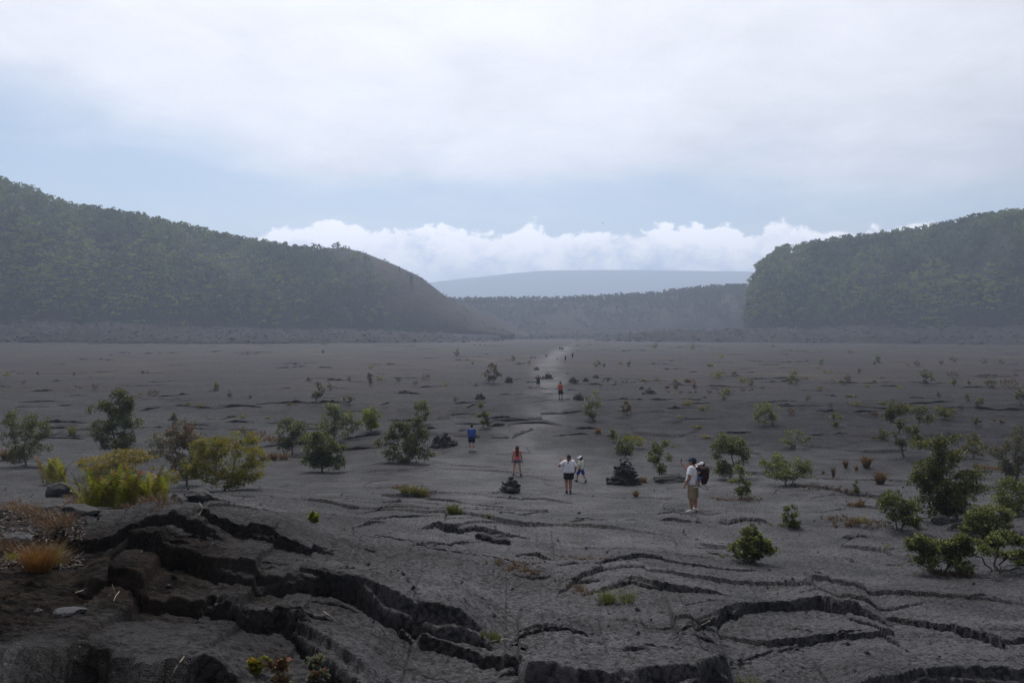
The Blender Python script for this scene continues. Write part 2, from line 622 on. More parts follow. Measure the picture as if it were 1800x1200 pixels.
scarp([(1380, 1056), (1431, 1050), (1475, 1060), (1519, 1069), (1551, 1072), (1577, 1070), (1620, 1060), (1660, 1056)], 0.070, 0.4, 0.042, 0.1, (0.2, 0.2), 31)
scarp([(1551, 1076), (1577, 1080), (1621, 1089), (1679, 1101), (1738, 1115), (1761, 1121), (1830, 1118)], 0.10, 0.8, 0.12, 0.26, (0.05, 0.05), 11)
scarp([(1474, 1064), (1490, 1083), (1533, 1101), (1577, 1127), (1603, 1156)], 0.05, 0.5, 0.10, 0.26, (0.1, 0.03), 12)
crack([(1296, 1157), (1329, 1145), (1376, 1133), (1431, 1127), (1504, 1115), (1530, 1110)], 0.06, 0.22, 13)
scarp([(1500, 1215), (1528, 1197), (1577, 1175), (1612, 1164), (1679, 1161), (1740, 1163), (1830, 1166)], 0.28, 0.9, 0.25, 0.2, (0.02, 0.03), 14)
scarp([(1330, 1185), (1380, 1190), (1430, 1200)], 0.08, 0.5, 0.12, 0.2, (0.1, 0.1), 15)
# middle of the near slope
scarp([(965, 1016), (1031, 1019), (1075, 1020)], 0.070, 1.2, 0.042, 0.1, (0.2, 0.2), 16)
scarp([(1011, 1031), (1075, 1024), (1110, 1019), (1142, 1029), (1192, 1033), (1235, 1039), (1308, 1041)], 0.140, 1.1, 0.084, 0.22, (0.2, 0.15), 17, hump=0.10)
scarp([(898, 963), (944, 967), (973, 978), (1031, 984), (1075, 981), (1119, 975), (1163, 978), (1198, 987), (1250, 993), (1300, 997), (1400, 1000)], 0.091, 1.2, 0.063, 0.2, (0.05, 0.2), 18, 1.6)
crack([(620, 944), (712, 955), (771, 970), (858, 984), (950, 1006)], 0.07, 0.22, 19, 0.4)
scarp([(728, 922), (765, 916), (780, 927), (829, 926), (870, 931), (917, 935), (960, 938)], 0.154, 1.2, 0.112, 0.2, (0.1, 0.2), 20, 1.8)
scarp([(700, 936), (760, 944), (830, 947), (860, 944)], 0.070, 1.0, 0.035, 0.1, (0.2, 0.2), 21, 1.6)
scarp([(616, 896), (689, 891), (760, 890)], 0.070, 1.0, 0.042, 0.15, (0.2, 0.2), 22)
scarp([(613, 906), (677, 904), (720, 901), (800, 908)], 0.084, 1.0, 0.042, 0.15, (0.2, 0.2), 23)
scarp([(740, 868), (770, 874), (800, 877), (830, 880)], 0.112, 1.2, 0.084, 0.2, (0.1, 0.2), 24)
scarp([(752, 895), (800, 896), (830, 898)], 0.084, 0.8, 0.056, 0.16, (0.15, 0.15), 25)
crack([(868, 899), (915, 903), (960, 899), (985, 897)], 0.09, 0.2, 26)
crack([(1000, 907), (1040, 908), (1080, 910)], 0.10, 0.2, 27)
scarp([(1154, 912), (1183, 909), (1200, 913), (1240, 912)], 0.084, 0.9, 0.049, 0.2, (0.1, 0.1), 28)
scarp([(1256, 908), (1282, 916), (1310, 910), (1345, 914), (1360, 920)], 0.098, 0.9, 0.049, 0.2, (0.1, 0.1), 29)
scarp([(1380, 849), (1421, 854), (1481, 861), (1548, 873), (1600, 884)], 0.084, 1.2, 0.070, 0.2, (0.05, 0.1), 30)
scarp([(1476, 934), (1500, 936), (1535, 941)], 0.098, 0.8, 0.056, 0.2, (0.1, 0.2), 32)
scarp([(1148, 832), (1170, 832), (1210, 834)], 0.20, 1.6, 0.10, 0.05, (0.12, 0.25), 34, 0.6)
scarp([(840, 868), (876, 871), (960, 877), (1040, 885)], 0.049, 1.0, 0.063, 0.14, (0.1, 0.3), 35)
scarp([(1660, 922), (1690, 918), (1730, 920), (1760, 926)], 0.182, 1.0, 0.084, 0.15, (0.1, 0.2), 36)
scarp([(620, 830), (700, 826), (790, 818)], 0.070, 1.5, 0.056, 0.1, (0.1, 0.3), 37)
scarp([(1200, 965), (1260, 972), (1320, 978)], 0.049, 0.8, 0.035, 0.14, (0.2, 0.2), 38)
scarp([(800, 880), (860, 886), (930, 893)], 0.042, 0.8, 0.035, 0.12, (0.2, 0.2), 39)
# many small unplanned breaks
_rr = random.Random(5)
for i in range(60):
    px = _rr.uniform(300, 1790); py = 840 + 350 * _rr.random() ** 1.3
    wd = _rr.uniform(25, 130)
    sl_ = _rr.uniform(-0.22, 0.22)
    scarp([(px - wd / 2, py - wd / 2 * sl_), (px + _rr.uniform(-.25, .25) * wd, py + _rr.uniform(-5, 5)), (px + wd / 2, py + wd / 2 * sl_)],
          _rr.uniform(0.015, 0.06), _rr.uniform(0.3, 0.9), _rr.uniform(0.02, 0.05), _rr.uniform(0.03, 0.12), (0.3, 0.3), 100 + i, 1.5)
# texture of the crust at vertex scale
near = 1 - sstep(30, 55, YY)
cellx = np.gradient(COLS)[None, :] * (YY + OFF)
def fade(lam):
    return np.clip(lam / (2.2 * cellx) - 0.4, 0, 1)
_r = slice(0, int(np.searchsorted(ROWS, 60)))
for lam, amp, sd_ in ((3.0, 0.13, 7), (1.4, 0.045, 1), (0.6, 0.012, 2), (0.30, 0.010, 3), (0.15, 0.024, 4), (0.085, 0.026, 5), (0.05, 0.014, 6)):
    a_ = perlin(XX[_r] / lam, YY[_r] / (lam * 0.8), 60 + sd_)
    LOCAL[_r] += amp * a_ * fade(lam)[_r] * near[_r] * sstep(3, 5.6, YY[_r])
# broken plates: every cell of a warped mosaic sits at its own level and tilt, with seams between
_q = slice(0, int(np.searchsorted(ROWS, 95)))
wx_ = XX[_q] / 1.5 + 0.7 * fbm(XX[_q] / 5.0, YY[_q] / 5.0, 2, 90) + .05 * fbm(XX[_q] / .5, YY[_q] / .5, 2, 91)
wy_ = YY[_q] + 0.7 * fbm(XX[_q] / 5.0 + 9, YY[_q] / 5.0, 2, 93) + .05 * fbm(XX[_q] / .5, YY[_q] / .5, 2, 95)
CS = 3.6
ci_, cj_ = np.floor(wx_ / CS).astype(int), np.floor(wy_ / CS).astype(int)
d1 = np.full(wx_.shape, 1e9); d2 = d1.copy(); lev = np.zeros_like(d1); key1 = np.zeros(wx_.shape, int)
_tab = np.random.default_rng(55).uniform(-1, 1, (256, 5))
for di in (-1, 0, 1):
    for dj in (-1, 0, 1):
        hk = PERM[PERM[(ci_ + di) & 255] + ((cj_ + dj) & 255)]
        cx_, cy_ = (ci_ + di + .5 + .42 * _tab[hk, 0]) * CS, (cj_ + dj + .5 + .42 * _tab[hk, 1]) * CS
        dd = np.hypot(wx_ - cx_, wy_ - cy_)
        m = dd < d1
        d2 = np.where(m, d1, np.minimum(d2, dd))
        lev = np.where(m, .030 * _tab[hk, 2] + .030 * _tab[hk, 3] * (wx_ - cx_) + .034 * _tab[hk, 4] * (wy_ - cy_), lev)
        d1 = np.where(m, dd, d1)
seam = np.exp(-((d2 - d1) / np.maximum(.10, .6 * np.gradient(ROWS)[_q][:, None])) ** 2) * sstep(-.05, .25, fbm(XX[_q] / 3.0, YY[_q] / 3.0, 2, 97))
amp_ = sstep(5, 9, YY[_q]) * (1 - sstep(70, 95, YY[_q])) * (0.45 + 0.55 * sstep(-4.5, -1.5, XX[_q] + .15 * (YY[_q] - 12)))
LOCAL[_q] += amp_ * (lev - .045 * seam) * 1.1
# folds of ropy crust on the brown shoulder at the lower left
brown = np.exp(-(((XX + 6.6) / 3.4) ** 2) - (((YY - 8.8) / 3.6) ** 2)) * 1.5 + np.exp(-(((XX + 11.5) / 3.2) ** 2) - (((YY - 16) / 4.5) ** 2)) * 1.3
brown = np.clip(brown + 0.35 * fbm(XX / 0.9, YY / 0.9, 3, 71) * (brown > 0.05), 0, 1)
fold = fbm(XX / 0.9 + 0.5 * perlin(XX, YY, 77), YY / 0.22, 3, 70)
LOCAL += 0.10 * np.clip(brown, 0, 1) * (0.3 - np.abs(fold)) * (YY > 5)
ZZ = ZZ + LOCAL


def gz(X, Y):
    """Height of the finished floor."""
    X, Y = np.atleast_1d(np.asarray(X, float)), np.atleast_1d(np.asarray(Y, float))
    u = X / (Y + OFF)
    i = np.clip(np.searchsorted(ROWS, Y) - 1, 0, len(ROWS) - 2)
    j = np.clip(np.searchsorted(COLS, u) - 1, 0, len(COLS) - 2)
    a = np.clip((Y - ROWS[i]) / (ROWS[i + 1] - ROWS[i]), 0, 1)
    b = np.clip((u - COLS[j]) / (COLS[j + 1] - COLS[j]), 0, 1)
    return (ZZ[i, j] * (1 - a) + ZZ[i + 1, j] * a) * (1 - b) + (ZZ[i, j + 1] * (1 - a) + ZZ[i + 1, j + 1] * a) * b


def g_at(px, py):
    return at(px, py, 0.0, gz)


# surface masks: worn trail, dry far crust
TR = [(1215, 905), (1060, 860), (1000, 850), (950, 800), (930, 760), (960, 720), (965, 690), (968, 665), (960, 645), (968, 630), (985, 618), (1003, 606), (1000, 602)]
tr = [at(px, py) for px, py in TR]
ty, tx = np.array([p.y for p in tr]), np.array([p.x for p in tr])
tw = np.interp(YY, [30, 50, 80, 120, 200, 400], [1.6, 1.7, 1.9, 2.1, 2.6, 3.4])
trail = np.exp(-((XX - np.interp(YY, ty, tx)) / tw) ** 2) * sstep(28, 60, YY) * (1 - sstep(300, 430, YY))
trail = np.clip(trail * (0.7 + 1.1 * fbm(XX / 4, YY / 9, 4, 80)), 0, 1)
dry = np.clip(sstep(55, 150, YY) * (0.75 + 0.8 * fbm(XX / 30, YY / 60, 3, 81)), 0, 1)

nr, ncol = ZZ.shape
V = np.stack([XX, YY, ZZ], -1).reshape(-1, 3)
idx = np.arange(nr * ncol).reshape(nr, ncol)
F = np.stack([idx[:-1, :-1], idx[:-1, 1:], idx[1:, 1:], idx[1:, :-1]], -1).reshape(-1, 4)

# plates of crust one can tell apart, cut out of the sheet as pieces of their own
PLATES = {
    'front plate': [(905, 1135), (925, 1122), (987, 1118), (1060, 1111), (1120, 1125), (1165, 1114), (1230, 1110), (1300, 1118), (1300, 1160), (1297, 1230), (905, 1230)],
    'wedge': [(728, 1098), (800, 1114), (860, 1130), (925, 1146), (922, 1176), (840, 1174), (770, 1156), (728, 1130)],
    'right plate': [(1166, 1113), (1221, 1099), (1279, 1078), (1340, 1062), (1400, 1055), (1472, 1064), (1490, 1084), (1532, 1106), (1504, 1116), (1430, 1128), (1376, 1134), (1329, 1146), (1301, 1156), (1300, 1118), (1230, 1110)],
    'lower right plate': [(1301, 1158), (1329, 1147), (1376, 1135), (1431, 1129), (1504, 1117), (1533, 1110), (1577, 1130), (1603, 1158), (1612, 1166), (1570, 1182), (1540, 1230), (1301, 1230)],
    'far right plate': [(1476, 1063), (1551, 1077), (1621, 1091), (1738, 1117), (1810, 1121), (1810, 1163), (1679, 1160), (1612, 1163), (1603, 1154), (1577, 1126), (1533, 1100), (1492, 1083)],
    'ledge': [(186, 944), (222, 966), (292, 983), (408, 1006), (502, 1025), (637, 1047), (742, 1078), (890, 1115), (925, 1100), (860, 1060), (760, 1030), (640, 1000), (612, 976), (540, 962), (437, 940), (379, 936), (330, 940), (250, 931)],
    'upper ledge': [(90, 912), (128, 944), (187, 942), (251, 931), (292, 937), (379, 934), (344, 904), (300, 894), (200, 890), (120, 895)],
    'lower ledge': [(124, 992), (175, 1009), (239, 1015), (262, 1036), (321, 1042), (379, 1050), (423, 1074), (500, 1082), (537, 1100), (613, 1144), (690, 1192), (760, 1180), (730, 1128), (700, 1110), (637, 1088), (560, 1054), (500, 1026), (408, 1010), (292, 988), (222, 972), (186, 958), (140, 962)],
    'back ledge': [(344, 903), (364, 925), (379, 933), (437, 937), (500, 951), (612, 973), (610, 950), (520, 915), (430, 880), (370, 876), (340, 890)],
    'lower left rock': [(-30, 1168), (60, 1163), (125, 1164), (165, 1180), (175, 1230), (-30, 1230)],
}


def inside_poly(px, py, poly):
    r = np.zeros(px.shape, bool)
    n = len(poly)
    for i in range(n):
        x0, y0 = poly[i]; x1, y1 = poly[(i + 1) % n]
        cnd = (y0 > py) != (y1 > py)
        xx = x0 + (py - y0) / ((y1 - y0) if y1 != y0 else 1e-9) * (x1 - x0)
        r ^= cnd & (px < xx)
    return r


fc_ = V[F].mean(axis=1)
nearf = np.nonzero((fc_[:, 1] > 6.5) & (fc_[:, 1] < 30))[0]
ppx, ppy = project(fc_[nearf, 0], fc_[nearf, 1], fc_[nearf, 2])
lab = np.zeros(len(F), np.int32)
for n_, poly in enumerate(PLATES.values(), 1):
    w_ = inside_poly(ppx, ppy, poly)
    lab[nearf[w_ & (lab[nearf] == 0)]] = n_
near_crust = (1 - sstep(14, 75, YY + .35 * XX + 5 * fbm(XX / 9, YY / 9, 3, 84))) * np.clip(1 - brown * 1.2, 0, 1) * np.clip(.85 + .5 * fbm(XX / 3, YY / 3, 3, 83), 0.3, 1.2) * (.45 + .55 * sstep(-3.5, .5, XX + .10 * (YY - 10)))  # lighter, glossier crust close in, fading with distance, weaker on the left
ATT = {'near_crust': near_crust.ravel(), 'brown': brown.ravel(), 'trail': trail.ravel(), 'dry': dry.ravel()}


def piece(name, fsel, parent=None):
    used = np.unique(F[fsel])
    remap = np.full(len(V), -1, np.int64); remap[used] = np.arange(len(used))
    o = mesh_obj(name, V[used], remap[F[fsel]], LAVA, parent, True)
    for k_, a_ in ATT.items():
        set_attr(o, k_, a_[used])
    return o


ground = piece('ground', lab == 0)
tag(ground, 'dark grey cracked lava crust covering the crater floor', None, None, 'structure')
for n_ in range(1, len(PLATES) + 1):
    if (lab == n_).sum() > 50:
        piece('lava_slab', lab == n_, ground)

# broad plain under everything, out past the crater
pl = mesh_obj('plain', [(-4000, -2500, -5), (4000, -2500, -5), (4000, 4000, -5), (-4000, 4000, -5)], [(0, 1, 2, 3)], LAVA)
tag(pl, 'dark lava plain beyond the crater', None, None, 'structure')


# tilted plates further out on the floor: each a wedge with an undercut front edge
def tilted_plate(points, h, L, seed):
    ps = [at(px, py) for px, py in points]
    seg = [0]
    for a_, b_ in zip(ps, ps[1:]):
        seg.append(seg[-1] + (b_ - a_).length)
    n = max(12, min(110, int(seg[-1] / 0.28)))
    s_ = np.linspace(0, seg[-1], n)
    X = np.interp(s_, seg, [p.x for p in ps]); Y = np.interp(s_, seg, [p.y for p in ps])
    rag = 0.35 * min(1.0, h * 2)
    Y = Y + rag * fbm(s_ * 0.7, s_ * 0 + seed, 4, seed, 0.6) * (1 + L * 0.2)
    q_ = np.linspace(0, 1, n)
    env = sstep(0, 0.3, q_) * (1 - sstep(0.7, 1, q_))
    hv = h * env * np.clip(0.60 + 1.7 * fbm(s_ * 0.45, s_ * 0 + .3, 4, seed + 3, .65), 0.0, 1.6) + 0.005
    hv = hv * np.random.default_rng(seed).uniform(.55, 1.25, n)
    prof = [(-0.02, -0.25, 0), (-0.04, 0.0, 0.5), (-0.05, 0.0, 0.92), (0.06, 0.0, 1.05), (0.3 * L, -0.02, 0.72), (0.7 * L, -0.05, 0.30), (L, -0.25, 0.0)]
    rows = []
    for dy_, dz_, fh in prof:
        yy = Y + dy_ + 0.05 * perlin(s_ * 3, s_ * 0 + dy_ * 9, seed + 7)
        zz = base(X, yy) + dz_ + fh * hv * (1 + 0.15 * perlin(s_ * 2.5, s_ * 0 + fh * 5, seed + 8))
        rows.append(np.stack([X, yy, zz], -1))
    v = np.concatenate(rows)
    k_ = len(prof)
    f = []
    for r_ in range(k_ - 1):
        for i in range(n - 1):
            f.append((r_ * n + i, r_ * n + i + 1, (r_ + 1) * n + i + 1, (r_ + 1) * n + i))
    o = mesh_obj('lava_slab', v, np.array(f), LAVA, ground, False)
    x_, y_, z_ = v[:, 0], v[:, 1], v[:, 2]
    set_attr(o, 'dry', np.clip(sstep(55, 150, y_) * (0.75 + 0.8 * fbm(x_ / 30, y_ / 60, 3, 81)), 0, 1))
    return o


FAR_EDGES = [
    ([(450, 709), (500, 708), (572, 707), (628, 709)], .45), ([(667, 712), (689, 707), (728, 707)], .4), ([(450, 786), (544, 782)], .45),
    ([(590, 792), (630, 790), (667, 786)], .35), ([(594, 773), (644, 766), (669, 762)], .45), ([(803, 759), (830, 757)], .3), ([(796, 766), (844, 768)], .3),
    ([(857, 742), (887, 737), (913, 736), (948, 742)], .35), ([(860, 749), (887, 745)], .2), ([(893, 747), (917, 744), (947, 743), (988, 748)], .35),
    ([(900, 770), (912, 764), (923, 760), (947, 751)], .22), ([(950, 728), (985, 727), (1005, 724), (1027, 721)], .3), ([(922, 672), (946, 672)], .35),
    ([(998, 674), (1030, 675), (1062, 676)], .4), ([(242, 722), (280, 716), (306, 711)], .5), ([(300, 712), (328, 714), (378, 718)], .35), ([(378, 718), (420, 713), (472, 709)], .4),
    ([(264, 698), (300, 696), (336, 692)], .4), ([(78, 752), (125, 752)], .35), ([(84, 765), (120, 764)], .35), ([(1062, 704), (1091, 701), (1167, 703), (1193, 700)], .45),
    ([(1190, 700), (1229, 702), (1247, 696)], .45), ([(1243, 690), (1270, 692), (1291, 694)], .4), ([(1073, 677), (1100, 674)], .35), ([(1100, 672), (1150, 669), (1190, 671)], .3),
    ([(1040, 664), (1100, 666), (1140, 668)], .3), ([(1130, 672), (1180, 676), (1240, 678), (1330, 680)], .35), ([(1370, 712), (1410, 711)], .3), ([(1428, 723), (1470, 721)], .5),
    ([(1500, 713), (1530, 716), (1590, 722)], .35), ([(1660, 716), (1700, 714), (1760, 720)], .3), ([(1440, 694), (1475, 697)], .45), ([(1440, 673), (1540, 673), (1580, 670)], .35),
    ([(1610, 673), (1640, 673)], .3), ([(1300, 648), (1325, 647)], .4), ([(1365, 647), (1400, 644)], .5), ([(1420, 645), (1446, 649)], .4), ([(1235, 635), (1300, 638)], .4), ([(88, 670), (125, 669)], .6),
    ([(125, 677), (148, 685)], .3), ([(50, 688), (95, 686)], .4), ([(120, 696), (145, 695)], .35), ([(160, 630), (207, 634)], .5), ([(185, 624), (230, 625)], .4), ([(360, 617), (385, 618)], .5),
    ([(485, 647), (510, 646)], .4), ([(570, 668), (620, 668)], .5), ([(485, 683), (512, 682)], .4), ([(580, 680), (610, 683)], .35), ([(0, 679), (20, 680)], .4), ([(330, 751), (380, 755)], .3),
    ([(700, 755), (740, 757)], .25), ([(815, 718), (860, 707)], .2), ([(920, 680), (960, 684), (985, 684)], .3), ([(960, 692), (1000, 691)], .3), ([(975, 683), (1010, 684)], .25), ([(900, 640), (926, 638)], .5),
    ([(1540, 600 + 78), (1600, 680)], .3), ([(1690, 660), (1740, 664), (1800, 662)], .35), ([(800, 708), (862, 707)], .25), ([(795, 700), (840, 697)], .2), ([(460, 744), (560, 746)], .22), ([(1110, 735), (1180, 736), (1255, 735)], .2),
    ([(1120, 640), (1160, 639), (1190, 641)], .35), ([(1200, 655), (1240, 652)], .35), ([(1270, 661), (1310, 660)], .3)]
for i, (pts_, h_) in enumerate(FAR_EDGES):
    d_ = at(*pts_[0]).y
    tilted_plate(pts_, h_ * 0.36, 1.6 + d_ * 0.02, 200 + i)
_rr = random.Random(9)
for i in range(190):
    py = 606 + 190 * _rr.random() ** 1.7
    px = _rr.uniform(-40, 1840) if py < 760 or _rr.random() < .3 else _rr.choice([_rr.uniform(60, 700), _rr.uniform(1250, 1800)])
    if 900 < px < 1010 and py < 680 and _rr.random() < .8:
        continue
    wd = _rr.uniform(20, 95); sl_ = _rr.uniform(-0.06, 0.06)
    d_ = at(px, py).y
    tilted_plate([(px - wd / 2, py - wd / 2 * sl_), (px, py + _rr.uniform(-1, 1)), (px + wd / 2, py + wd / 2 * sl_)],
                 _rr.uniform(0.03, 0.12) * (1 + d_ / 300), 1.0 + d_ * 0.015, 400 + i)
# ---------------------------------------------------------------- crater walls
def make_soil(name, a, b_, c_):
    m, t, b = new_mat(name)
    P = geom_pos(t)
    n1 = noise(t, P, 0.02, 5, 0.6)
    n2 = noise(t, mapping(t, P, (1, 1, 0.35)), 0.22, 5, 0.65)
    col = mixc(t, n1.ramp(0.4, 0.6), a, b_)
    col = mixc(t, n2.ramp(0.5, 0.68), col, c_)
    t.links.new(col.k, b.inputs['Base Color'])
    b.inputs['Roughness'].default_value = 0.95
    b.inputs['Specular IOR Level'].default_value = 0.1
    t.links.new(bump(t, n2, 0.8, 1.2), b.inputs['Normal'])
    return m


SOIL = make_soil('forest_soil', (0.040, 0.036, 0.030), (0.030, 0.034, 0.020), (0.022, 0.028, 0.014))
CINDER = make_soil('cinder', (0.034, 0.027, 0.026), (0.030, 0.029, 0.022), (0.046, 0.040, 0.032))
BENCH = make_soil('bench_rock', (0.015, 0.012, 0.0125), (0.030, 0.024, 0.023), (0.008, 0.007, 0.0075))
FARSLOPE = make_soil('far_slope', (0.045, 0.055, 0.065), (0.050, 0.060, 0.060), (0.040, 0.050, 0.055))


def loft(name, base_pts, crest_pts, mat, label, nt_=220, nv=60, power=0.75, rough=3.0, behind=0.7, drop=0.15, seed=0):
    """A slope between a traced foot line and a traced crest line (pixel x, pixel y, distance)."""
    bp = np.array([at_depth(*p) for p in base_pts]); cp_ = np.array([at_depth(*p) for p in crest_pts])
    tt = np.linspace(0, 1, nt_)
    def along(P, key):
        kx = np.array([k_[0] for k_ in key], float); kx = (kx - kx[0]) / (kx[-1] - kx[0])
        return np.stack([np.interp(tt, kx, P[:, i]) for i in range(3)], -1)
    B, K = along(bp, base_pts), along(cp_, crest_pts)
    vs = np.concatenate([np.linspace(0, 1, nv), np.linspace(1, 1 + behind, 12)[1:]])
    rows = []
    for v in vs:
        f = v if v <= 1 else v
        s_ = math.sin(min(v, 1) * math.pi / 2) ** power if v <= 1 else 1.0 - drop * (v - 1)
        p = B + (K - B) * f
        p[:, 2] = B[:, 2] + (K[:, 2] - B[:, 2]) * s_
        rows.append(p)
    G = np.stack(rows)                                     # v, t, 3
    arc = np.cumsum(np.r_[0, np.linalg.norm(np.diff((B + K) / 2, axis=0), axis=1)])
    up = np.linalg.norm((K - B), axis=1).mean() * vs
    A, U = np.meshgrid(arc, up)
    wgt = np.sin(np.clip(vs, 0, 1) * math.pi)[:, None]
    gully = rough * (fbm(A / 38, U / 120, 4, seed) * 1.6) * wgt
    lump = 0.5 * fbm(A / 9, U / 9, 3, seed + 5) * (0.25 + wgt)
    out_dir = (B - K); out_dir[:, 2] = 0
    out_dir /= np.linalg.norm(out_dir, axis=1)[:, None]
    G = G + out_dir[None] * gully[..., None]
    G[..., 2] += lump
    nvv = len(vs)
    id_ = np.arange(nvv * nt_).reshape(nvv, nt_)
    f = np.stack([id_[:-1, :-1], id_[:-1, 1:], id_[1:, 1:], id_[1:, :-1]], -1).reshape(-1, 4)
    o = mesh_obj(name, G.reshape(-1, 3), f, mat, None, True)
    tag(o, label, None, None, 'structure')
    return G, vs


# (pixel x, pixel y, distance)
LW, vs_ = loft('crater_wall', [(-420, 574, 330), (0, 569, 420), (200, 574, 440), (450, 581, 480), (620, 586, 520)],
          [(-420, 266, 400), (-150, 301, 455), (0, 330, 490), (60, 347, 500), (100, 368, 520), (160, 382, 530), (230, 390, 540), (300, 406, 550), (370, 421, 560), (430, 435, 570), (500, 444, 585), (560, 452, 600), (620, 475, 610)],
          SOIL, 'steep forested crater wall on the left', 260, 70, 0.70, 17.0, 0.8, 0.05, 1)
CN, _ = loft('cinder_cone', [(440, 576, 500), (560, 580, 520), (650, 583, 535), (760, 585, 550), (870, 586, 565), (905, 587, 570)],
          [(440, 452, 640), (540, 446, 650), (570, 438, 655), (605, 437, 655), (640, 446, 655), (700, 469, 650), (740, 488, 645), (770, 511, 640), (800, 533, 630), (830, 553, 620), (868, 578, 600), (905, 590, 590)],
          CINDER, 'rounded brown cinder hill beside the left wall', 240, 60, 0.62, 3.6, 0.6, 0.5, 2)
SPUR, _ = loft('cinder_spur', [(780, 586, 600), (860, 588, 610), (940, 592, 620)], [(780, 520, 700), (830, 540, 700), (870, 558, 690), (900, 574, 680), (940, 592, 670)],
          CINDER, 'low cinder spur at the foot of the rounded hill', 80, 24, 0.7, 0.8, 0.5, 0.3, 3)
RW, _ = loft('crater_wall', [(1306, 588, 584), (1322, 588, 572), (1420, 585, 540), (1500, 583, 520), (1650, 582, 490), (1800, 581, 455), (2200, 576, 380)],
          [(1316, 531, 620), (1324, 501, 622), (1334, 479, 622), (1350, 460, 622), (1372, 447, 620), (1420, 441, 615), (1480, 432, 605), (1540, 425, 595), (1600, 417, 580), (1660, 405, 565), (1720, 397, 550), (1800, 385, 525), (2200, 341, 430)],
          SOIL, 'steep forested crater wall on the right', 260, 70, 0.62, 16.0, 0.8, 0.05, 4)
BW, _ = loft('crater_wall', [(600, 586, 760), (900, 588, 800), (1050, 585, 780), (1200, 582, 760), (1400, 580, 700)],
          [(600, 536, 900), (760, 533, 930), (900, 532, 940), (1000, 531, 940), (1060, 528, 930), (1150, 524, 920), (1200, 516, 900), (1260, 512, 890), (1320, 509, 870), (1400, 506, 840)],
          CINDER, 'low hazy crater rim closing the far end', 200, 40, 0.7, 9.0, 0.8, 0.0, 5)
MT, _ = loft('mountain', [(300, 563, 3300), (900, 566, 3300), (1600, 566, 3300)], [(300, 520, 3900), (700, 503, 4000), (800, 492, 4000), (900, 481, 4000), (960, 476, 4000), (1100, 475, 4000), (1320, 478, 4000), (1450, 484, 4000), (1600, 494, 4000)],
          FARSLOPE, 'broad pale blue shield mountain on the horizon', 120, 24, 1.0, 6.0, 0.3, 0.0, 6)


# rocky bench at the foot of the walls, raised above the floor
def bench(name, foot, back, label, seed, hgt=1.0, ends=(False, False)):
    bp = np.array([at_depth(*p) for p in foot]); kp = np.array([at_depth(*p) for p in back])
    n = 360
    tt = np.linspace(0, 1, n)
    def along(P, key):
        kx = np.array([k_[0] for k_ in key], float); kx = (kx - kx[0]) / (kx[-1] - kx[0])
        return np.stack([np.interp(tt, kx, P[:, i]) for i in range(3)], -1)
    B, K = along(bp, foot), along(kp, back)
    nv = 34
    vs = np.linspace(0, 1, nv)
    G = B[None] + (K - B)[None] * vs[:, None, None]
    arc = B[:, 0]
    A, U = np.meshgrid(arc, vs * np.linalg.norm(K - B, axis=1).mean())
    # terraces: steps of rubble with ragged fronts
    q = vs[:, None] * 4 + 0.9 * fbm(A / 22, U / 22, 4, seed)
    st = np.floor(q) + sstep(0.78, 0.95, q - np.floor(q))
    G[..., 2] = B[None, :, 2] + (K - B)[None, :, 2] * np.clip(st / 4, 0, 1.05) + hgt * (1.3 * fbm(A / 4.5, U / 4.5, 3, seed + 2) + 0.6 * perlin(A / 1.6, U / 1.6, seed + 4))
    if ends[0] or ends[1]:
        e_ = (sstep(0, .16, tt + .05 * fbm(arc / 6, arc * 0, 3, seed + 8)) if ends[0] else 1) * (sstep(0, .22, 1 - tt + .06 * fbm(arc / 6, arc * 0, 3, seed + 9)) if ends[1] else 1)
        lowz = -1.2
        G[..., 2] = lowz + (G[..., 2] - lowz) * np.clip(e_ * 1.25 + .25 * fbm(A / 7, U / 7, 3, seed + 6) * (e_ < .95), 0, 1)
    G[0, :, 2] -= 1.5
    G[..., 1] += 9.0 * fbm(A / 30, A * 0, 3, seed + 11) * np.sin(np.linspace(0, 1, n) * math.pi)[None] ** .3
    id_ = np.arange(nv * n).reshape(nv, n)
    f = np.stack([id_[:-1, :-1], id_[:-1, 1:], id_[1:, 1:], id_[1:, :-1]], -1).reshape(-1, 4)
    o = mesh_obj(name, G.reshape(-1, 3), f, BENCH, None, False)
    tag(o, label, None, None, 'structure')
    return G


BENCHES = [
    bench('rock_bench', [(-420, 590, 300), (0, 593, 355), (200, 596, 370), (400, 597, 395), (700, 600, 430), (850, 602, 440), (952, 600, 450)],
          [(-420, 556, 345), (0, 556, 425), (200, 562, 445), (400, 570, 480), (700, 582, 530), (850, 586, 555), (952, 594, 520)], 'dark rubble terraces under the left wall', 21, 1.2, (False, True)),
    bench('rock_bench', [(996, 599, 470), (1060, 600, 468), (1150, 599, 470), (1300, 600, 440), (1500, 601, 415), (1800, 601, 375), (2200, 600, 320)],
          [(996, 592, 560), (1060, 586, 560), (1150, 582, 560), (1300, 577, 560), (1500, 573, 520), (1800, 570, 455), (2200, 562, 375)], 'dark rubble terraces under the right wall', 27, 1.2, (True, False)),
    bench('rock_bench', [(880, 594, 560), (960, 595, 570), (1010, 595, 575), (1080, 592, 580), (1300, 589, 600)], [(880, 582, 760), (960, 582, 770), (1010, 580, 765), (1080, 580, 760), (1300, 576, 720)], 'low rubble rise in the gap', 29, 0.8),
]

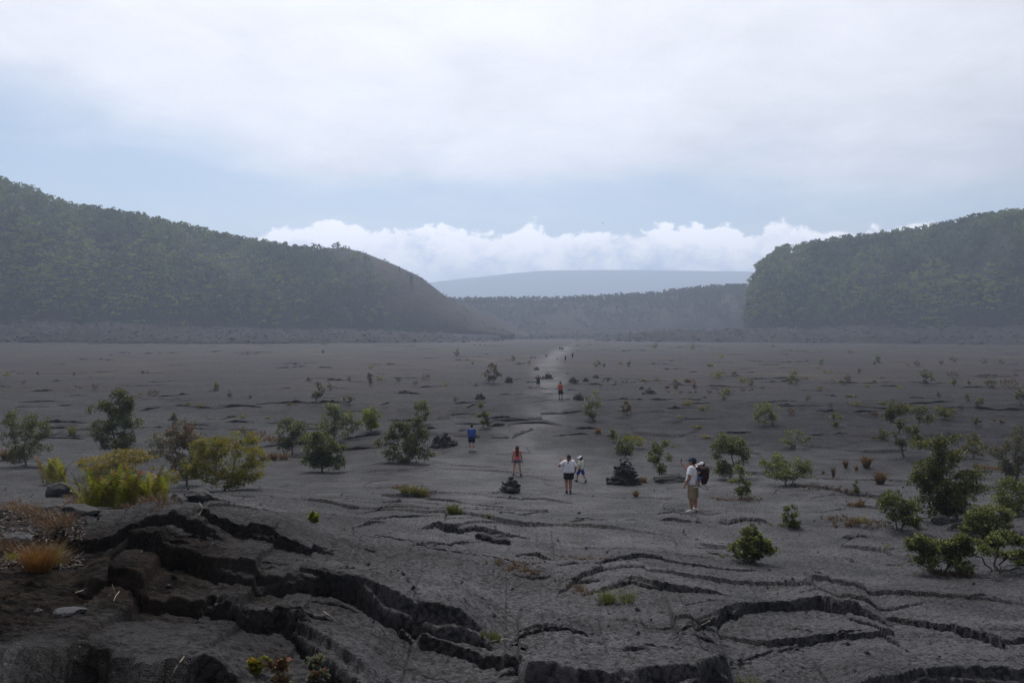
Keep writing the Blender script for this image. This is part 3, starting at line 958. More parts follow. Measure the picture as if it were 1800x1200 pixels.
# ---------------------------------------------------------------- foliage
def make_leaf(name, a, b_, young=None, trans=0.35):
    m, t, b = new_mat(name)
    tint = attr(t, 'tint')
    oi = t.nodes.new('ShaderNodeObjectInfo')
    rnd = S(t, oi.outputs['Random'])
    patch = noise(t, mapping(t, geom_pos(t), (1, .6, .3)), 0.030, 4, 0.65).ramp(0.38, 0.62)
    f = (tint * 0.6 + rnd * 0.40 + patch * 0.65 - 0.32)
    c = mixc(t, f.max(0.0).min(1.0), a, b_)
    if young:
        c = mixc(t, tint.ramp(0.86, 0.97), c, young)
    t.links.new(c.k, b.inputs['Base Color'])
    b.inputs['Roughness'].default_value = 0.55
    b.inputs['Specular IOR Level'].default_value = 0.3
    tr_ = t.nodes.new('ShaderNodeBsdfTranslucent')
    t.links.new(c.k, tr_.inputs['Color'])
    mx = t.nodes.new('ShaderNodeMixShader')
    mx.inputs[0].default_value = trans
    o = t.nodes['Material Output']
    t.links.new(b.outputs[0], mx.inputs[1]); t.links.new(tr_.outputs[0], mx.inputs[2])
    t.links.new(mx.outputs[0], o.inputs['Surface'])
    return m


def make_bark(name, a, b_):
    m, t, b = new_mat(name)
    P = geom_pos(t)
    n = noise(t, mapping(t, P, (1, 1, 0.3)), 30, 4, 0.6)
    t.links.new(mixc(t, n.ramp(0.35, 0.7), a, b_).k, b.inputs['Base Color'])
    b.inputs['Roughness'].default_value = 0.9
    t.links.new(bump(t, n, 0.6, 0.01), b.inputs['Normal'])
    return m


FOREST_LEAF = make_leaf('forest_leaf', (0.018, 0.036, 0.010), (0.185, 0.240, 0.046), None, 0.3)
FERN_LEAF = make_leaf('fern_leaf', (0.150, 0.195, 0.018), (0.30, 0.335, 0.042), None, 0.35)
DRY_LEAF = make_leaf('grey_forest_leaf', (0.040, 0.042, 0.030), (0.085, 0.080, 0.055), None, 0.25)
FOREST_BARK = make_bark('forest_bark', (0.045, 0.040, 0.035), (0.11, 0.10, 0.09))


def rand_dir(r):
    v = r.normal(size=3)
    return v / np.linalg.norm(v)


def forest_tree(kind, seed, mats, n=90):
    r = np.random.default_rng(seed)
    v, f, ti, mi = [], [], [], []
    if kind == 'tree':
        blobs = [(r.uniform(-.32, .32), r.uniform(-.32, .32), r.uniform(.45, .88), r.uniform(.16, .27)) for _ in range(7)]
    elif kind == 'tall':
        blobs = [(r.uniform(-.12, .12), r.uniform(-.12, .12), z_, r.uniform(.10, .17)) for z_ in np.linspace(.45, .95, 6)]
    else:
        blobs = [(r.uniform(-.5, .5), r.uniform(-.5, .5), r.uniform(.12, .36), r.uniform(.18, .28)) for _ in range(6)]
    for i in range(n):
        bx, by, bz, br = blobs[r.integers(len(blobs))]
        d = rand_dir(r); d[2] = abs(d[2]) * 0.9 - 0.25
        p = np.array((bx, by, bz)) + d * br * r.uniform(.6, 1.0)
        nrm = d + 0.6 * rand_dir(r); nrm /= np.linalg.norm(nrm)
        a = np.cross(nrm, rand_dir(r)); a /= np.linalg.norm(a); b = np.cross(nrm, a)
        s = r.uniform(.055, .11)
        k0 = len(v)
        v += [p - a * s, p + b * s * .6 + nrm * s * .2, p + a * s, p - b * s * .6 + nrm * s * .2]
        f.append((k0, k0 + 1, k0 + 2, k0 + 3)); mi.append(0)
        ti += [r.uniform(0, .85)] * 4
    if kind != 'fern':
        k0 = len(v)
        for z_, w_ in ((-.15, .022), (.6, .012)):
            for q in range(3):
                v.append(np.array((w_ * math.cos(q * 2.1), w_ * math.sin(q * 2.1), z_))); ti.append(.5)
        for q in range(3):
            f.append((k0 + q, k0 + (q + 1) % 3, k0 + 3 + (q + 1) % 3, k0 + 3 + q)); mi.append(1)
    me = bpy.data.meshes.new('forest_tree')
    me.from_pydata([tuple(x) for x in v], [], f)
    for m_ in mats:
        me.materials.append(m_)
    me.polygons.foreach_set('material_index', np.array(mi, np.int32))
    a_ = me.attributes.new('tint', 'FLOAT', 'POINT'); a_.data.foreach_set('value', np.array(ti, np.float32))
    return bpy.data.objects.new('forest_tree', me)


def proto_collection(name, kinds, mat, seed, n=90):
    c = bpy.data.collections.new(name)
    for i, k_ in enumerate(kinds):
        c.objects.link(forest_tree(k_, seed + i, [mat, FOREST_BARK], n))
    return c


P_FOREST = proto_collection('forest_kinds', ['tree', 'tree', 'tree', 'tall', 'tree', 'tall'], FOREST_LEAF, 50)
P_FERN = proto_collection('fern_kinds', ['fern', 'fern', 'fern'], FERN_LEAF, 70)
P_DRY = proto_collection('grey_kinds', ['tree', 'tall', 'fern', 'tree'], DRY_LEAF, 90)


def scatter(name, pts, scale, coll, label, seed=0):
    me = bpy.data.meshes.new(name)
    pts = np.asarray(pts)
    me.vertices.add(len(pts))
    me.vertices.foreach_set('co', pts.astype(np.float32).ravel())
    r = np.random.default_rng(seed)
    for an, tp, val in (('size', 'FLOAT', scale), ('pick', 'INT', r.integers(0, 100, len(pts)).astype(np.int32))):
        a_ = me.attributes.new(an, tp, 'POINT'); a_.data.foreach_set('value', np.asarray(val))
    rot = np.zeros((len(pts), 3), np.float32); rot[:, 2] = r.uniform(0, 6.28, len(pts)); rot[:, :2] = r.normal(0, .08, (len(pts), 2))
    a_ = me.attributes.new('turn', 'FLOAT_VECTOR', 'POINT'); a_.data.foreach_set('vector', rot.ravel())
    o = link(bpy.data.objects.new(name, me))
    ng = bpy.data.node_groups.new('scatter_' + name, 'GeometryNodeTree')
    ng.interface.new_socket('Geometry', in_out='INPUT', socket_type='NodeSocketGeometry')
    ng.interface.new_socket('Geometry', in_out='OUTPUT', socket_type='NodeSocketGeometry')
    N = ng.nodes
    gi, go = N.new('NodeGroupInput'), N.new('NodeGroupOutput')
    ci = N.new('GeometryNodeCollectionInfo')
    ci.inputs['Collection'].default_value = coll
    ci.inputs['Separate Children'].default_value = True
    ci.inputs['Reset Children'].default_value = True
    ip = N.new('GeometryNodeInstanceOnPoints')
    ip.inputs['Pick Instance'].default_value = True
    def named(an, tp):
        q = N.new('GeometryNodeInputNamedAttribute'); q.data_type = tp; q.inputs['Name'].default_value = an
        return q.outputs[0]
    L = ng.links
    L.new(gi.outputs[0], ip.inputs['Points']); L.new(ci.outputs[0], ip.inputs['Instance'])
    L.new(named('pick', 'INT'), ip.inputs['Instance Index'])
    L.new(named('turn', 'FLOAT_VECTOR'), ip.inputs['Rotation'])
    L.new(named('size', 'FLOAT'), ip.inputs['Scale'])
    L.new(ip.outputs[0], go.inputs[0])
    md = o.modifiers.new('scatter', 'NODES'); md.node_group = ng
    tag(o, label, None, None, 'stuff')
    return o


def sample(G, vs, n, vmin, vmax, tmin=0.0, tmax=1.0, seed=0, keep=None):
    r = np.random.default_rng(seed)
    nv, nt_ = G.shape[:2]
    v = r.uniform(vmin, vmax, n); t = r.uniform(tmin, tmax, n)
    if keep is not None:
        m = keep(t, v, r); v, t = v[m], t[m]
    vi = np.interp(v, vs, np.arange(nv)); ti = t * (nt_ - 1)
    i, j = np.minimum(vi.astype(int), nv - 2), np.minimum(ti.astype(int), nt_ - 2)
    a, b = (vi - i)[:, None], (ti - j)[:, None]
    return (G[i, j] * (1 - a) + G[i + 1, j] * a) * (1 - b) + (G[i, j + 1] * (1 - a) + G[i + 1, j + 1] * a) * b, t, v


HVS = np.concatenate([np.linspace(0, 1, 70), np.linspace(1, 1.8, 12)[1:]])
def clumped(sc, sd, lo):
    return lambda t, v, r: r.uniform(0, 1, len(t)) < np.clip(lo + 1.5 * fbm(t * sc, v * sc * .12, 3, sd), 0.1, 1)


def sizes(n, lo, hi, seed):
    r = np.random.default_rng(seed)
    return (lo * .75 + (hi * 1.25 - lo * .75) * r.random(n) ** 3.0).astype(np.float32)


p, t_, v_ = sample(LW, HVS, 12000, 0.01, 1.15, seed=1, keep=lambda t, v, r: clumped(14, 1, .75)(t, v, r) & (r.random(len(t)) > .75 * np.exp(-((t - .56) / .2) ** 2 - ((v - .22) / .2) ** 2) * (fbm(t * 22, v * 2, 3, 61) > -.05)))
scatter('forest', p, sizes(len(p), 3.0, 6.4, 1), P_FOREST, 'dark green forest covering the left crater wall', 1)
p, t_, v_ = sample(LW, HVS, 5200, 0.0, 0.55, 0.2, 1.0, seed=2, keep=lambda t, v, r: r.random(len(t)) < np.clip(1.1 * np.exp(-((t - .56) / .22) ** 2 - ((v - .22) / .22) ** 2) + .9 * fbm(t * 16, v * 2, 3, 62) - .1, .02, 1))
scatter('undergrowth', p, sizes(len(p), 3.0, 5.5, 2), P_FERN, 'yellow green undergrowth low on the left crater wall', 2)
CVS = np.concatenate([np.linspace(0, 1, 60), np.linspace(1, 1.6, 12)[1:]])
p, t_, v_ = sample(CN, CVS, 2600, 0.0, 0.72, 0.0, 0.62, seed=3, keep=lambda t, v, r: r.random(len(t)) < np.clip(1.3 - t * 2.0 - v * .55 + 0.7 * fbm(t * 9, v * 4, 3, 14), 0, 1))
scatter('forest', p, sizes(len(p), 2.6, 6.0, 3), P_FOREST, 'green forest on the left flank of the rounded hill', 3)
p, t_, v_ = sample(CN, CVS, 900, 0.0, 1.0, 0.2, 1.0, seed=4, keep=clumped(20, 17, .35))
scatter('undergrowth', p, sizes(len(p), 0.9, 2.0, 4), P_DRY, 'grey scrub thinly covering the rounded hill', 4)
p, t_, v_ = sample(RW, HVS, 12500, 0.01, 1.15, seed=5, keep=lambda t, v, r: clumped(14, 21, .7)(t, v, r) & (r.random(len(t)) > .95 * np.exp(-((t - .37) / .085) ** 4 - ((v - .14) / .15) ** 4)))
scatter('forest', p, sizes(len(p), 2.9, 6.4, 5), P_FOREST, 'dark green forest covering the right crater wall', 5)
p, t_, v_ = sample(RW, HVS, 6000, 0.0, 0.36, 0.0, 1.0, seed=6, keep=lambda t, v, r: r.random(len(t)) < np.clip(np.exp(-((t - .37) / .085) ** 2 - ((v - .14) / .14) ** 2) * 1.6 + np.exp(-((t - .05) / .05) ** 2 - ((v - .1) / .1) ** 2) * .8 + .9 * fbm(t * 12, v * 5, 3, 25) - .18, 0, 1))
scatter('undergrowth', p, sizes(len(p), 3.2, 6.0, 6), P_FERN, 'bright yellow green fern slope low on the right crater wall', 6)
BVS = np.concatenate([np.linspace(0, 1, 40), np.linspace(1, 1.8, 12)[1:]])
p, t_, v_ = sample(BW, BVS, 9000, 0.02, 1.1, seed=7, keep=lambda t, v, r: r.random(len(t)) < np.clip(.15 + v * .9 + .8 * fbm(t * 16, v * 4, 3, 31), 0.05, 1))
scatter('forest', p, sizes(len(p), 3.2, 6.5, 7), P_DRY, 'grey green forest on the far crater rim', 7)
# scrub along the rubble terraces
bp_ = np.concatenate([G[6:, :].reshape(-1, 3) for G in BENCHES[:2]])
r_ = np.random.default_rng(8)
sel = r_.choice(len(bp_), 420, replace=False)
scatter('undergrowth', bp_[sel], sizes(420, 0.8, 2.6, 8), P_DRY, 'sparse grey scrub on the rubble terraces', 8)


# loose blocks on the terraces
def rock_shape(seed, sub=1, flat=0.75):
    import bmesh
    r = np.random.default_rng(seed)
    bm = bmesh.new()
    bmesh.ops.create_icosphere(bm, subdivisions=sub, radius=0.5)
    v = np.array([q.co[:] for q in bm.verts]); f = [tuple(x.index for x in q.verts) for q in bm.faces]
    bm.free()
    # cut by random planes for angular faces
    for _ in range(7):
        d = rand_dir(r); c_ = r.uniform(.26, .42)
        e = np.maximum(v @ d - c_, 0)
        v = v - e[:, None] * d
    v = v * np.array((1.0, r.uniform(.7, 1.0), flat * r.uniform(.8, 1.1)))
    return v + r.normal(0, .012, v.shape), f


ROCKS = [rock_shape(300 + i, 1) for i in range(8)]
ROCKS2 = [rock_shape(330 + i, 2, .7) for i in range(8)]
mb = MB()
r_ = np.random.default_rng(9)
for G in BENCHES:
    flat_ = G.reshape(-1, 3)
    for k_ in r_.choice(len(flat_), 2600, replace=False):
        v, f = ROCKS[r_.integers(8)]
        a_ = r_.uniform(0, 6.28); s_ = r_.uniform(.6, 1.4) + 2.6 * r_.random() ** 5
        M = np.array([[math.cos(a_), -math.sin(a_), 0], [math.sin(a_), math.cos(a_), 0], [0, 0, 1]])
        mb.add((v * s_) @ M.T + flat_[k_] + np.array((0, 0, .05)), f)
tag(mb.build('rubble', RUBBLE), 'broken dark rock rubble strewn on the terraces', None, None, 'stuff')

# ---------------------------------------------------------------- mist filling the crater
HZ = 325.0
hv = [(-2900, -120, -7), (2900, -120, -7), (2900, 4700, -7), (-2900, 4700, -7), (-2900, -120, HZ), (2900, -120, HZ), (2900, 4700, HZ), (-2900, 4700, HZ)]
haze = mesh_obj('haze', hv, [(3, 2, 1, 0), (4, 5, 6, 7), (0, 1, 5, 4), (1, 2, 6, 5), (2, 3, 7, 6), (3, 0, 4, 7)])
hm = bpy.data.materials.new('haze')
hm.use_nodes = True
t = hm.node_tree
t.nodes.clear()
ho = t.nodes.new('ShaderNodeOutputMaterial')
pv = t.nodes.new('ShaderNodeVolumePrincipled')
pv.inputs['Color'].default_value = (0.67, 0.79, 1.0, 1)
pv.inputs['Density'].default_value = 0.00043
pv.inputs['Anisotropy'].default_value = 0.35
t.links.new(pv.outputs[0], ho.inputs['Volume'])
haze.data.materials.append(hm)
tag(haze, 'pale mist hanging in the crater', None, None, 'stuff')
# ---------------------------------------------------------------- shrubs, ferns and grasses of the floor
OHIA = make_leaf('ohia_leaf', (0.048, 0.066, 0.018), (0.165, 0.185, 0.052), (0.27, 0.28, 0.09), 0.45)
OHIA_DARK = make_leaf('dark_ohia_leaf', (0.036, 0.050, 0.015), (0.120, 0.135, 0.042), (0.22, 0.20, 0.06), 0.4)
OHIA_YELLOW = make_leaf('yellow_ohia_leaf', (0.090, 0.105, 0.012), (0.270, 0.255, 0.022), (0.40, 0.22, 0.03), 0.45)
OHIA_BRIGHT = make_leaf('bright_leaf', (0.10, 0.14, 0.012), (0.26, 0.30, 0.022), (0.34, 0.34, 0.04), 0.45)
OHIA_GREY = make_leaf('grey_leaf', (0.060, 0.070, 0.036), (0.155, 0.160, 0.080), (0.24, 0.13, 0.07), 0.3)
OHIA_RUST = make_leaf('rusty_leaf', (0.080, 0.055, 0.030), (0.150, 0.110, 0.045), (0.20, 0.07, 0.035), 0.3)
PALE_LEAF = make_leaf('pale_leaf', (0.10, 0.12, 0.07), (0.30, 0.30, 0.19), (0.26, 0.10, 0.05), 0.3)
FERN_G = make_leaf('sword_fern', (0.130, 0.145, 0.014), (0.32, 0.31, 0.030), (0.42, 0.20, 0.03), 0.45)
FERN_R = make_leaf('rusty_fern', (0.10, 0.085, 0.018), (0.20, 0.13, 0.03), (0.26, 0.07, 0.025), 0.35)
GRASS_DRY = make_leaf('dry_grass', (0.085, 0.050, 0.024), (0.185, 0.105, 0.048), (0.26, 0.18, 0.095), 0.3)
GRASS_GREEN = make_leaf('green_grass', (0.060, 0.075, 0.016), (0.145, 0.150, 0.042), (0.20, 0.18, 0.07), 0.35)
GRASS_ORANGE = make_leaf('orange_grass', (0.14, 0.065, 0.018), (0.30, 0.155, 0.040), (0.36, 0.24, 0.10), 0.35)
GRASS_OLIVE = make_leaf('olive_grass', (0.10, 0.095, 0.024), (0.20, 0.175, 0.050), (0.26, 0.18, 0.06), 0.35)
BARK = make_bark('ohia_bark', (0.050, 0.045, 0.042), (0.16, 0.145, 0.130))
STEM = make_bark('brown_stem', (0.06, 0.042, 0.03), (0.14, 0.10, 0.07))
FLOWER, _t, _b = new_mat('red_flower')
_b.inputs['Base Color'].default_value = (0.36, 0.022, 0.018, 1); _b.inputs['Roughness'].default_value = 0.7

STYLE = {
    'dense': [(0, 0, .45, .42), (-.22, 0, .40, .26), (.22, 0, .42, .26), (0, 0, .75, .25), (-.12, .1, .62, .25), (.15, -.1, .66, .24), (0, 0, .22, .30)],
    'round': [(0, 0, .66, .27), (-.25, 0, .54, .23), (.25, 0, .52, .23), (-.12, .15, .78, .20), (.16, -.12, .76, .20), (-.34, 0, .36, .17), (.34, 0, .34, .16), (0, .2, .48, .26), (-.1, -.1, .28, .2)],
    'open': [(-.20, 0, .82, .17), (.18, 0, .78, .18), (0, .1, .58, .20), (-.32, 0, .48, .16), (.32, 0, .50, .17), (.1, -.1, .92, .11), (-.24, 0, .26, .17), (.24, 0, .28, .16)],
    'cone': [(0, 0, .90, .10), (0, 0, .75, .16), (-.05, 0, .60, .22), (.08, 0, .52, .25), (-.18, 0, .38, .25), (.18, 0, .36, .26), (0, 0, .22, .34), (-.28, 0, .18, .18), (.30, 0, .17, .18)],
    'low': [(-.34, 0, .55, .17), (-.12, 0, .62, .22), (.12, 0, .60, .24), (.34, 0, .52, .17), (0, .2, .45, .26), (-.2, -.15, .35, .22), (.22, -.15, .33, .24)],
    'sparse': [(-.25, 0, .78, .15), (.22, 0, .88, .13), (.02, 0, .55, .16), (-.33, 0, .40, .14), (.30, 0, .45, .15), (.0, 0, .98, .07)],
    'tall': [(0, 0, .92, .12), (-.08, 0, .78, .17), (.1, 0, .68, .19), (-.12, 0, .52, .19), (.14, 0, .40, .18), (-.06, 0, .28, .18)],
}


def plant_parts(h, w, blobs, nclus, nleaf, ls, rc, seed, sides=5, stems=1, trunk_r=0.02, lean=0.0, young=0.10):
    """Branch skeleton grown to leaf clusters; returns (wood MB, leaves MB, cluster points)."""
    r = np.random.default_rng(seed)
    blobs = [(b[0] + r.normal(0, .06), b[1] + r.normal(0, .06), b[2] + r.normal(0, .045), b[3] * r.uniform(.65, 1.25)) for b in blobs]
    if h < 3.2 and stems < 4:
        blobs += [(r.uniform(-.3, .3), r.uniform(-.2, .2), r.uniform(.10, .24), r.uniform(.14, .2)) for _ in range(3)]
    blobs += [(r.uniform(-.5, .5), r.uniform(-.3, .3), r.uniform(.15, .8), r.uniform(.05, .12)) for _ in range(7)]
    vol = np.array([b[3] ** 2 for b in blobs]); vol /= vol.sum()
    cl = []
    for _ in range(nclus):
        bx, by, bz, br = blobs[r.choice(len(blobs), p=vol)]
        d = rand_dir(r) * br * r.uniform(.45, 1.0)
        p = np.array(((bx + d[0]) * w, (by + d[1]) * w, max(0.06, bz * 1.0 + d[2] * min(1.0, w / h)) * h))
        if p[2] > h * 1.0: p[2] = h * r.uniform(.9, 1.0)
        cl.append(p)
    cl = np.array(cl)
    nodes, par = [], []
    for s in range(stems):
        a = 2 * math.pi * s / stems + r.uniform(0, 1)
        b0 = np.array((math.cos(a), math.sin(a), 0)) * (0.05 * w if stems > 1 else 0)
        nodes.append(b0 - np.array((0, 0, .06))); par.append(-1)
        top = np.array((math.cos(a) * w * .18 * (stems > 1) + lean * w * .3, math.sin(a) * w * .18 * (stems > 1), h * (0.32 if stems == 1 else .25)))
        prev = len(nodes) - 1
        for q in (0.35, 0.7, 1.0):
            nodes.append(b0 + (top - b0) * q + r.normal(0, .02, 3) * w); par.append(prev); prev = len(nodes) - 1
    ends = []
    for p in sorted(cl, key=lambda p: np.linalg.norm(p - (0, 0, h * .2))):
        A = np.array(nodes)
        cost = np.linalg.norm(A - p, axis=1) + 0.5 * np.maximum(A[:, 2] - p[2], 0) + (A[:, 2] < .02) * 9
        i = int(np.argmin(cost))
        m = A[i] * .5 + p * .5 + r.normal(0, .05, 3) * np.linalg.norm(A[i] - p) + np.array((0, 0, -.06 * np.linalg.norm(A[i] - p)))
        nodes.append(m); par.append(i)
        nodes.append(p); par.append(len(nodes) - 2)
        ends.append(len(nodes) - 1)
    cnt = np.zeros(len(nodes))
    for e in ends:
        i = e
        while i >= 0:
            cnt[i] += 1; i = par[i]
    rad = trunk_r * np.sqrt(cnt / max(cnt.max(), 1)) + 0.0028
    wood = MB()
    kids = {}
    for i, p_ in enumerate(par):
        kids.setdefault(p_, []).append(i)
    done = set()
    def run(i):
        chain = [par[i], i] if par[i] >= 0 else [i]
        while kids.get(chain[-1]):
            nx = max(kids[chain[-1]], key=lambda q: cnt[q])
            chain.append(nx)
        return chain
    stack = list(kids.get(-1, []))
    while stack:
        i = stack.pop()
        ch = run(i)
        for c_ in ch: done.add(c_)
        for c_ in ch:
            for q in kids.get(c_, []):
                if q not in done: stack.append(q)
        if len(ch) > 1:
            wood.tube([nodes[c_] for c_ in ch], [min(rad[c_], rad[ch[min(1, len(ch) - 1)]]) for c_ in ch], sides)
    lv = leaf_cloud(cl, nleaf, ls, rc, r, young)
    return wood, lv, cl


def leaf_cloud(cl, nleaf, ls, rc, r, young=0.10):
    """Folded leaf blades in rosettes around cluster points, as arrays."""
    n = len(cl) * nleaf
    ci = np.repeat(np.arange(len(cl)), nleaf)
    d = r.normal(size=(n, 3)); d /= np.linalg.norm(d, axis=1)[:, None]
    d[:, 2] = np.where(d[:, 2] < -.35, -d[:, 2], d[:, 2])
    ctint = r.uniform(0.0, 0.75, len(cl))
    cr = rc * r.uniform(.6, 1.25, len(cl))
    p = cl[ci] + d * cr[ci][:, None] * (r.uniform(.25, 1, n) ** .7)[:, None]
    ax = d + 0.8 * r.normal(size=(n, 3)) * .6; ax /= np.linalg.norm(ax, axis=1)[:, None]
    up = r.normal(size=(n, 3)) * .6 + np.array((0, 0, 1.0))
    sd = np.cross(ax, up); sd /= np.linalg.norm(sd, axis=1)[:, None] + 1e-9
    nm = np.cross(sd, ax)
    s = (ls * r.uniform(.65, 1.3, n))[:, None]
    v = np.stack([p - ax * s * .2, p + ax * s * .5 + sd * s * .42 + nm * s * .14, p + ax * s * 1.25, p + ax * s * .5 - sd * s * .42 + nm * s * .14], 1).reshape(-1, 3)
    f = np.arange(n * 4).reshape(n, 4)
    tint = np.clip(ctint[ci] * .6 + r.uniform(0, .42, n), 0, .84)
    tip = (r.random(n) < young * 2.2) & (d[:, 2] > .2)
    tint = np.where(tip, .98, tint)
    return v, f, np.repeat(tint, 4)


def leaves_obj(lv, mat, parent):
    o = mesh_obj('foliage', lv[0], lv[1], mat, parent)
    set_attr(o, 'tint', lv[2])
    o['kind'] = 'stuff'
    return o


def flower_mesh():
    r = np.random.default_rng(4)
    mb = MB()
    for _ in range(26):
        d = rand_dir(r); d[2] = abs(d[2]); a = np.cross(d, rand_dir(r)); a /= np.linalg.norm(a)
        mb.add([a * .006, -a * .006, d * .055], [(0, 1, 2)])
    me = bpy.data.meshes.new('flower'); me.from_pydata([tuple(x) for x in np.concatenate(mb.v)], [], mb.f); me.materials.append(FLOWER)
    return me


FLOWER_ME = flower_mesh()


def shrub(px, py, hpx, wpx, style, label, mat=None, seed=0, name='ohia_shrub', cat='shrub', group=None, stems=1, dens=1.0, flowers=0, lean=0.0, blobs=None, young=.10, rc_k=1.0, bark=None, leaf_k=1.0):
    p = g_at(px, py)
    d = p.y
    h, w = hpx * d / 1400, wpx * d / 1400
    ls = max(0.046, d * 0.00155) * leaf_k
    nl = int(np.clip(hpx * wpx * 1.15 * dens, 110, 20000))
    ncl = int(np.clip(nl / 34, 11, 230))
    wood, lv, cl = plant_parts(h, w, blobs or STYLE[style], ncl, max(6, nl // ncl), ls, 0.125 * math.sqrt(h * w) * rc_k * (60 / max(ncl, 30)) ** .33, seed + 1000, 5, stems, 0.021 * h ** .8, lean, young)
    root = empty(name, p, 0)
    tag(root, label, cat, group)
    wood.build('trunk', bark or BARK, root, True)
    leaves_obj(lv, mat or OHIA, root)
    r = np.random.default_rng(seed)
    tops = cl[np.argsort(-cl[:, 2] + cl[:, 1] * .4)][:max(8, flowers * 2)]
    for i in range(flowers):
        q = tops[r.integers(len(tops))]
        o = link(bpy.data.objects.new('flower', FLOWER_ME), root)
        o.location = (q[0], q[1] - .04, q[2] + .05); o.scale = [1.3 + d * .012] * 3
        o.rotation_euler = (r.uniform(-.5, .3), r.uniform(-.5, .5), r.uniform(0, 6))
    return root


def blades(mb, c, n, h, spread, r, wid=0.006, droop=0.5, tlo=0.1, thi=0.9):
    for _ in range(n):
        a = r.uniform(0, 6.283); rr = spread * math.sqrt(r.random())
        b0 = np.array((c[0] + rr * .35 * math.cos(a), c[1] + rr * .35 * math.sin(a), c[2] - .02))
        hh = h * r.uniform(.45, 1.0)
        out = np.array((math.cos(a + r.normal(0, .5)), math.sin(a + r.normal(0, .5)), 0)) * rr * r.uniform(.5, 1.2)
        pts = [b0, b0 + out * .35 + np.array((0, 0, hh * .55)), b0 + out * (1 + droop * .4) + np.array((0, 0, hh * (1 - .25 * droop * r.random())))]
        sdv = np.array((-math.sin(a), math.cos(a), 0)) * wid
        if r.random() < .5: sdv = np.array((1, 0, 0)) * wid
        v = [pts[0] - sdv, pts[0] + sdv, pts[1] + sdv * .8, pts[1] - sdv * .8, pts[2]]
        mb.add(v, [(0, 1, 2, 3), (3, 2, 4)], r.uniform(tlo, thi))


def tuft(px, py, hpx, wpx, label, mat, seed=0, n=None, name='grass_tuft', cat='grass', group=None, droop=.5):
    p = g_at(px, py)
    d = p.y
    h, w = hpx * d / 1400, wpx * d / 1400
    mb = MB()
    r = np.random.default_rng(seed + 50)
    n = n or int(np.clip(hpx * wpx * .22, 30, 420))
    k = max(1, int(wpx / max(hpx, 6) * 1.6))
    for i in range(k):
        ox = (r.uniform(-.5, .5) if k > 1 else 0) * w * .8
        oy = r.uniform(-.15, .15) * w
        z = float(gz(p.x + ox, p.y + oy)[0]) - p.z
        blades(mb, (ox, oy, z), n // k + 1, h * r.uniform(.6, 1), min(w * .5, h * .75), r, max(.004, d * .00038), droop)
    o = mb.build(name, mat, None, False, True)
    o.location = p
    return tag(o, label, cat, group)


# fronds: a few meshes shared by all ferns
def frond_mesh(seed, mat, L=0.8, upright=0.88):
    r = np.random.default_rng(seed)
    mb = MB()
    n = 15
    t = np.linspace(0, 1, n + 1)
    bend = r.uniform(.15, .45)
    spine = np.stack([t * 0 + .04 * L * np.sin(t * 3), (1 - upright) * L * t + bend * L * t ** 2.4 * .6, upright * L * (t - bend * .5 * t ** 3)], -1)
    mb.tube(spine[::3], [.005, .0045, .004, .003, .002, .0015][:len(spine[::3])], 3, .3)
    for i in range(1, n + 1):
        wd = L * .105 * math.sin(math.pi * (0.10 + .86 * t[i])) ** .7
        for s in (-1, 1):
            a = spine[i]; tg = spine[i] - spine[i - 1]; tg /= np.linalg.norm(tg)
            tip = a + np.array((s * wd, 0, 0)) + tg * wd * .35 + r.normal(0, .006, 3)
            hw = tg * L / n * .34
            mb.add([a - hw, a + hw, tip + hw * .2, tip - hw * .4], [(0, 1, 2, 3)], float(np.clip(r.uniform(.1, .8) + (.35 if t[i] > .8 and seed % 3 == 0 else 0), 0, 1)))
    o = mb.build('frond', mat, None, False, True)
    C.objects.unlink(o)
    me = o.data
    bpy.data.objects.remove(o)
    return me


FROND_G = [frond_mesh(i, FERN_G) for i in range(5)]
FROND_R = [frond_mesh(10 + i, FERN_R) for i in range(3)]


def fern(px, py, hpx, wpx, n, label, mix=0.2, seed=0, spread=1.0):
    p = g_at(px, py)
    d = p.y
    h, w = hpx * d / 1400, wpx * d / 1400
    root = empty('fern', p)
    tag(root, label, 'fern')
    r = np.random.default_rng(seed + 80)
    for i in range(n):
        me = FROND_R[r.integers(3)] if r.random() < mix else FROND_G[r.integers(5)]
        o = link(bpy.data.objects.new('frond', me), root)
        ox, oy = r.uniform(-.42, .42) * w, r.uniform(-.22, .22) * min(w, 1.6)
        o.location = (ox, oy, float(gz(p.x + ox, p.y + oy)[0]) - p.z - .02)
        o.rotation_euler = (r.normal(-.05, .16), r.normal(0, .16), r.uniform(0, 6.28))
        s = h / .72 * r.uniform(.55, 1.05)
        o.scale = (s * 1.1, s, s)
    return root


# left side, near to far
fern(215, 893, 84, 172, 110, 'broad clump of yellow green sword ferns on the edge of the black ledge', .30, 1)
fern(95, 850, 62, 42, 22, 'narrow upright fern with rusty tips at the left edge, left of the broad fern clump', .5, 2)
fern(20, 985, 26, 40, 10, 'little bright fern at the left edge beside the pale rock', .1, 3)
tuft(72, 1003, 78, 92, 'tall orange brown grass tuft beside the cave under the black ledge', GRASS_ORANGE, 4, 420, droop=.3)
tuft(90, 998, 60, 60, 'yellow green grass growing through the tall orange tuft', GRASS_OLIVE, 5, 120)
shrub(205, 836, 46, 150, 'low', 'orange tipped low shrub behind the sword ferns', OHIA_YELLOW, 6, young=.16, dens=.9)
shrub(392, 862, 108, 148, 'round', 'yellow green bushy ohia with forked trunk behind the black ledge', OHIA_YELLOW, 7, dens=1.1, young=.06, lean=.4,
      blobs=[(-.05, 0, .72, .22), (-.30, 0, .55, .20), (.20, 0, .66, .20), (.38, 0, .40, .16), (-.36, 0, .30, .18), (.05, .1, .88, .14), (.42, 0, .24, .10), (-.12, -.1, .40, .22), (.22, 0, .35, .18)])
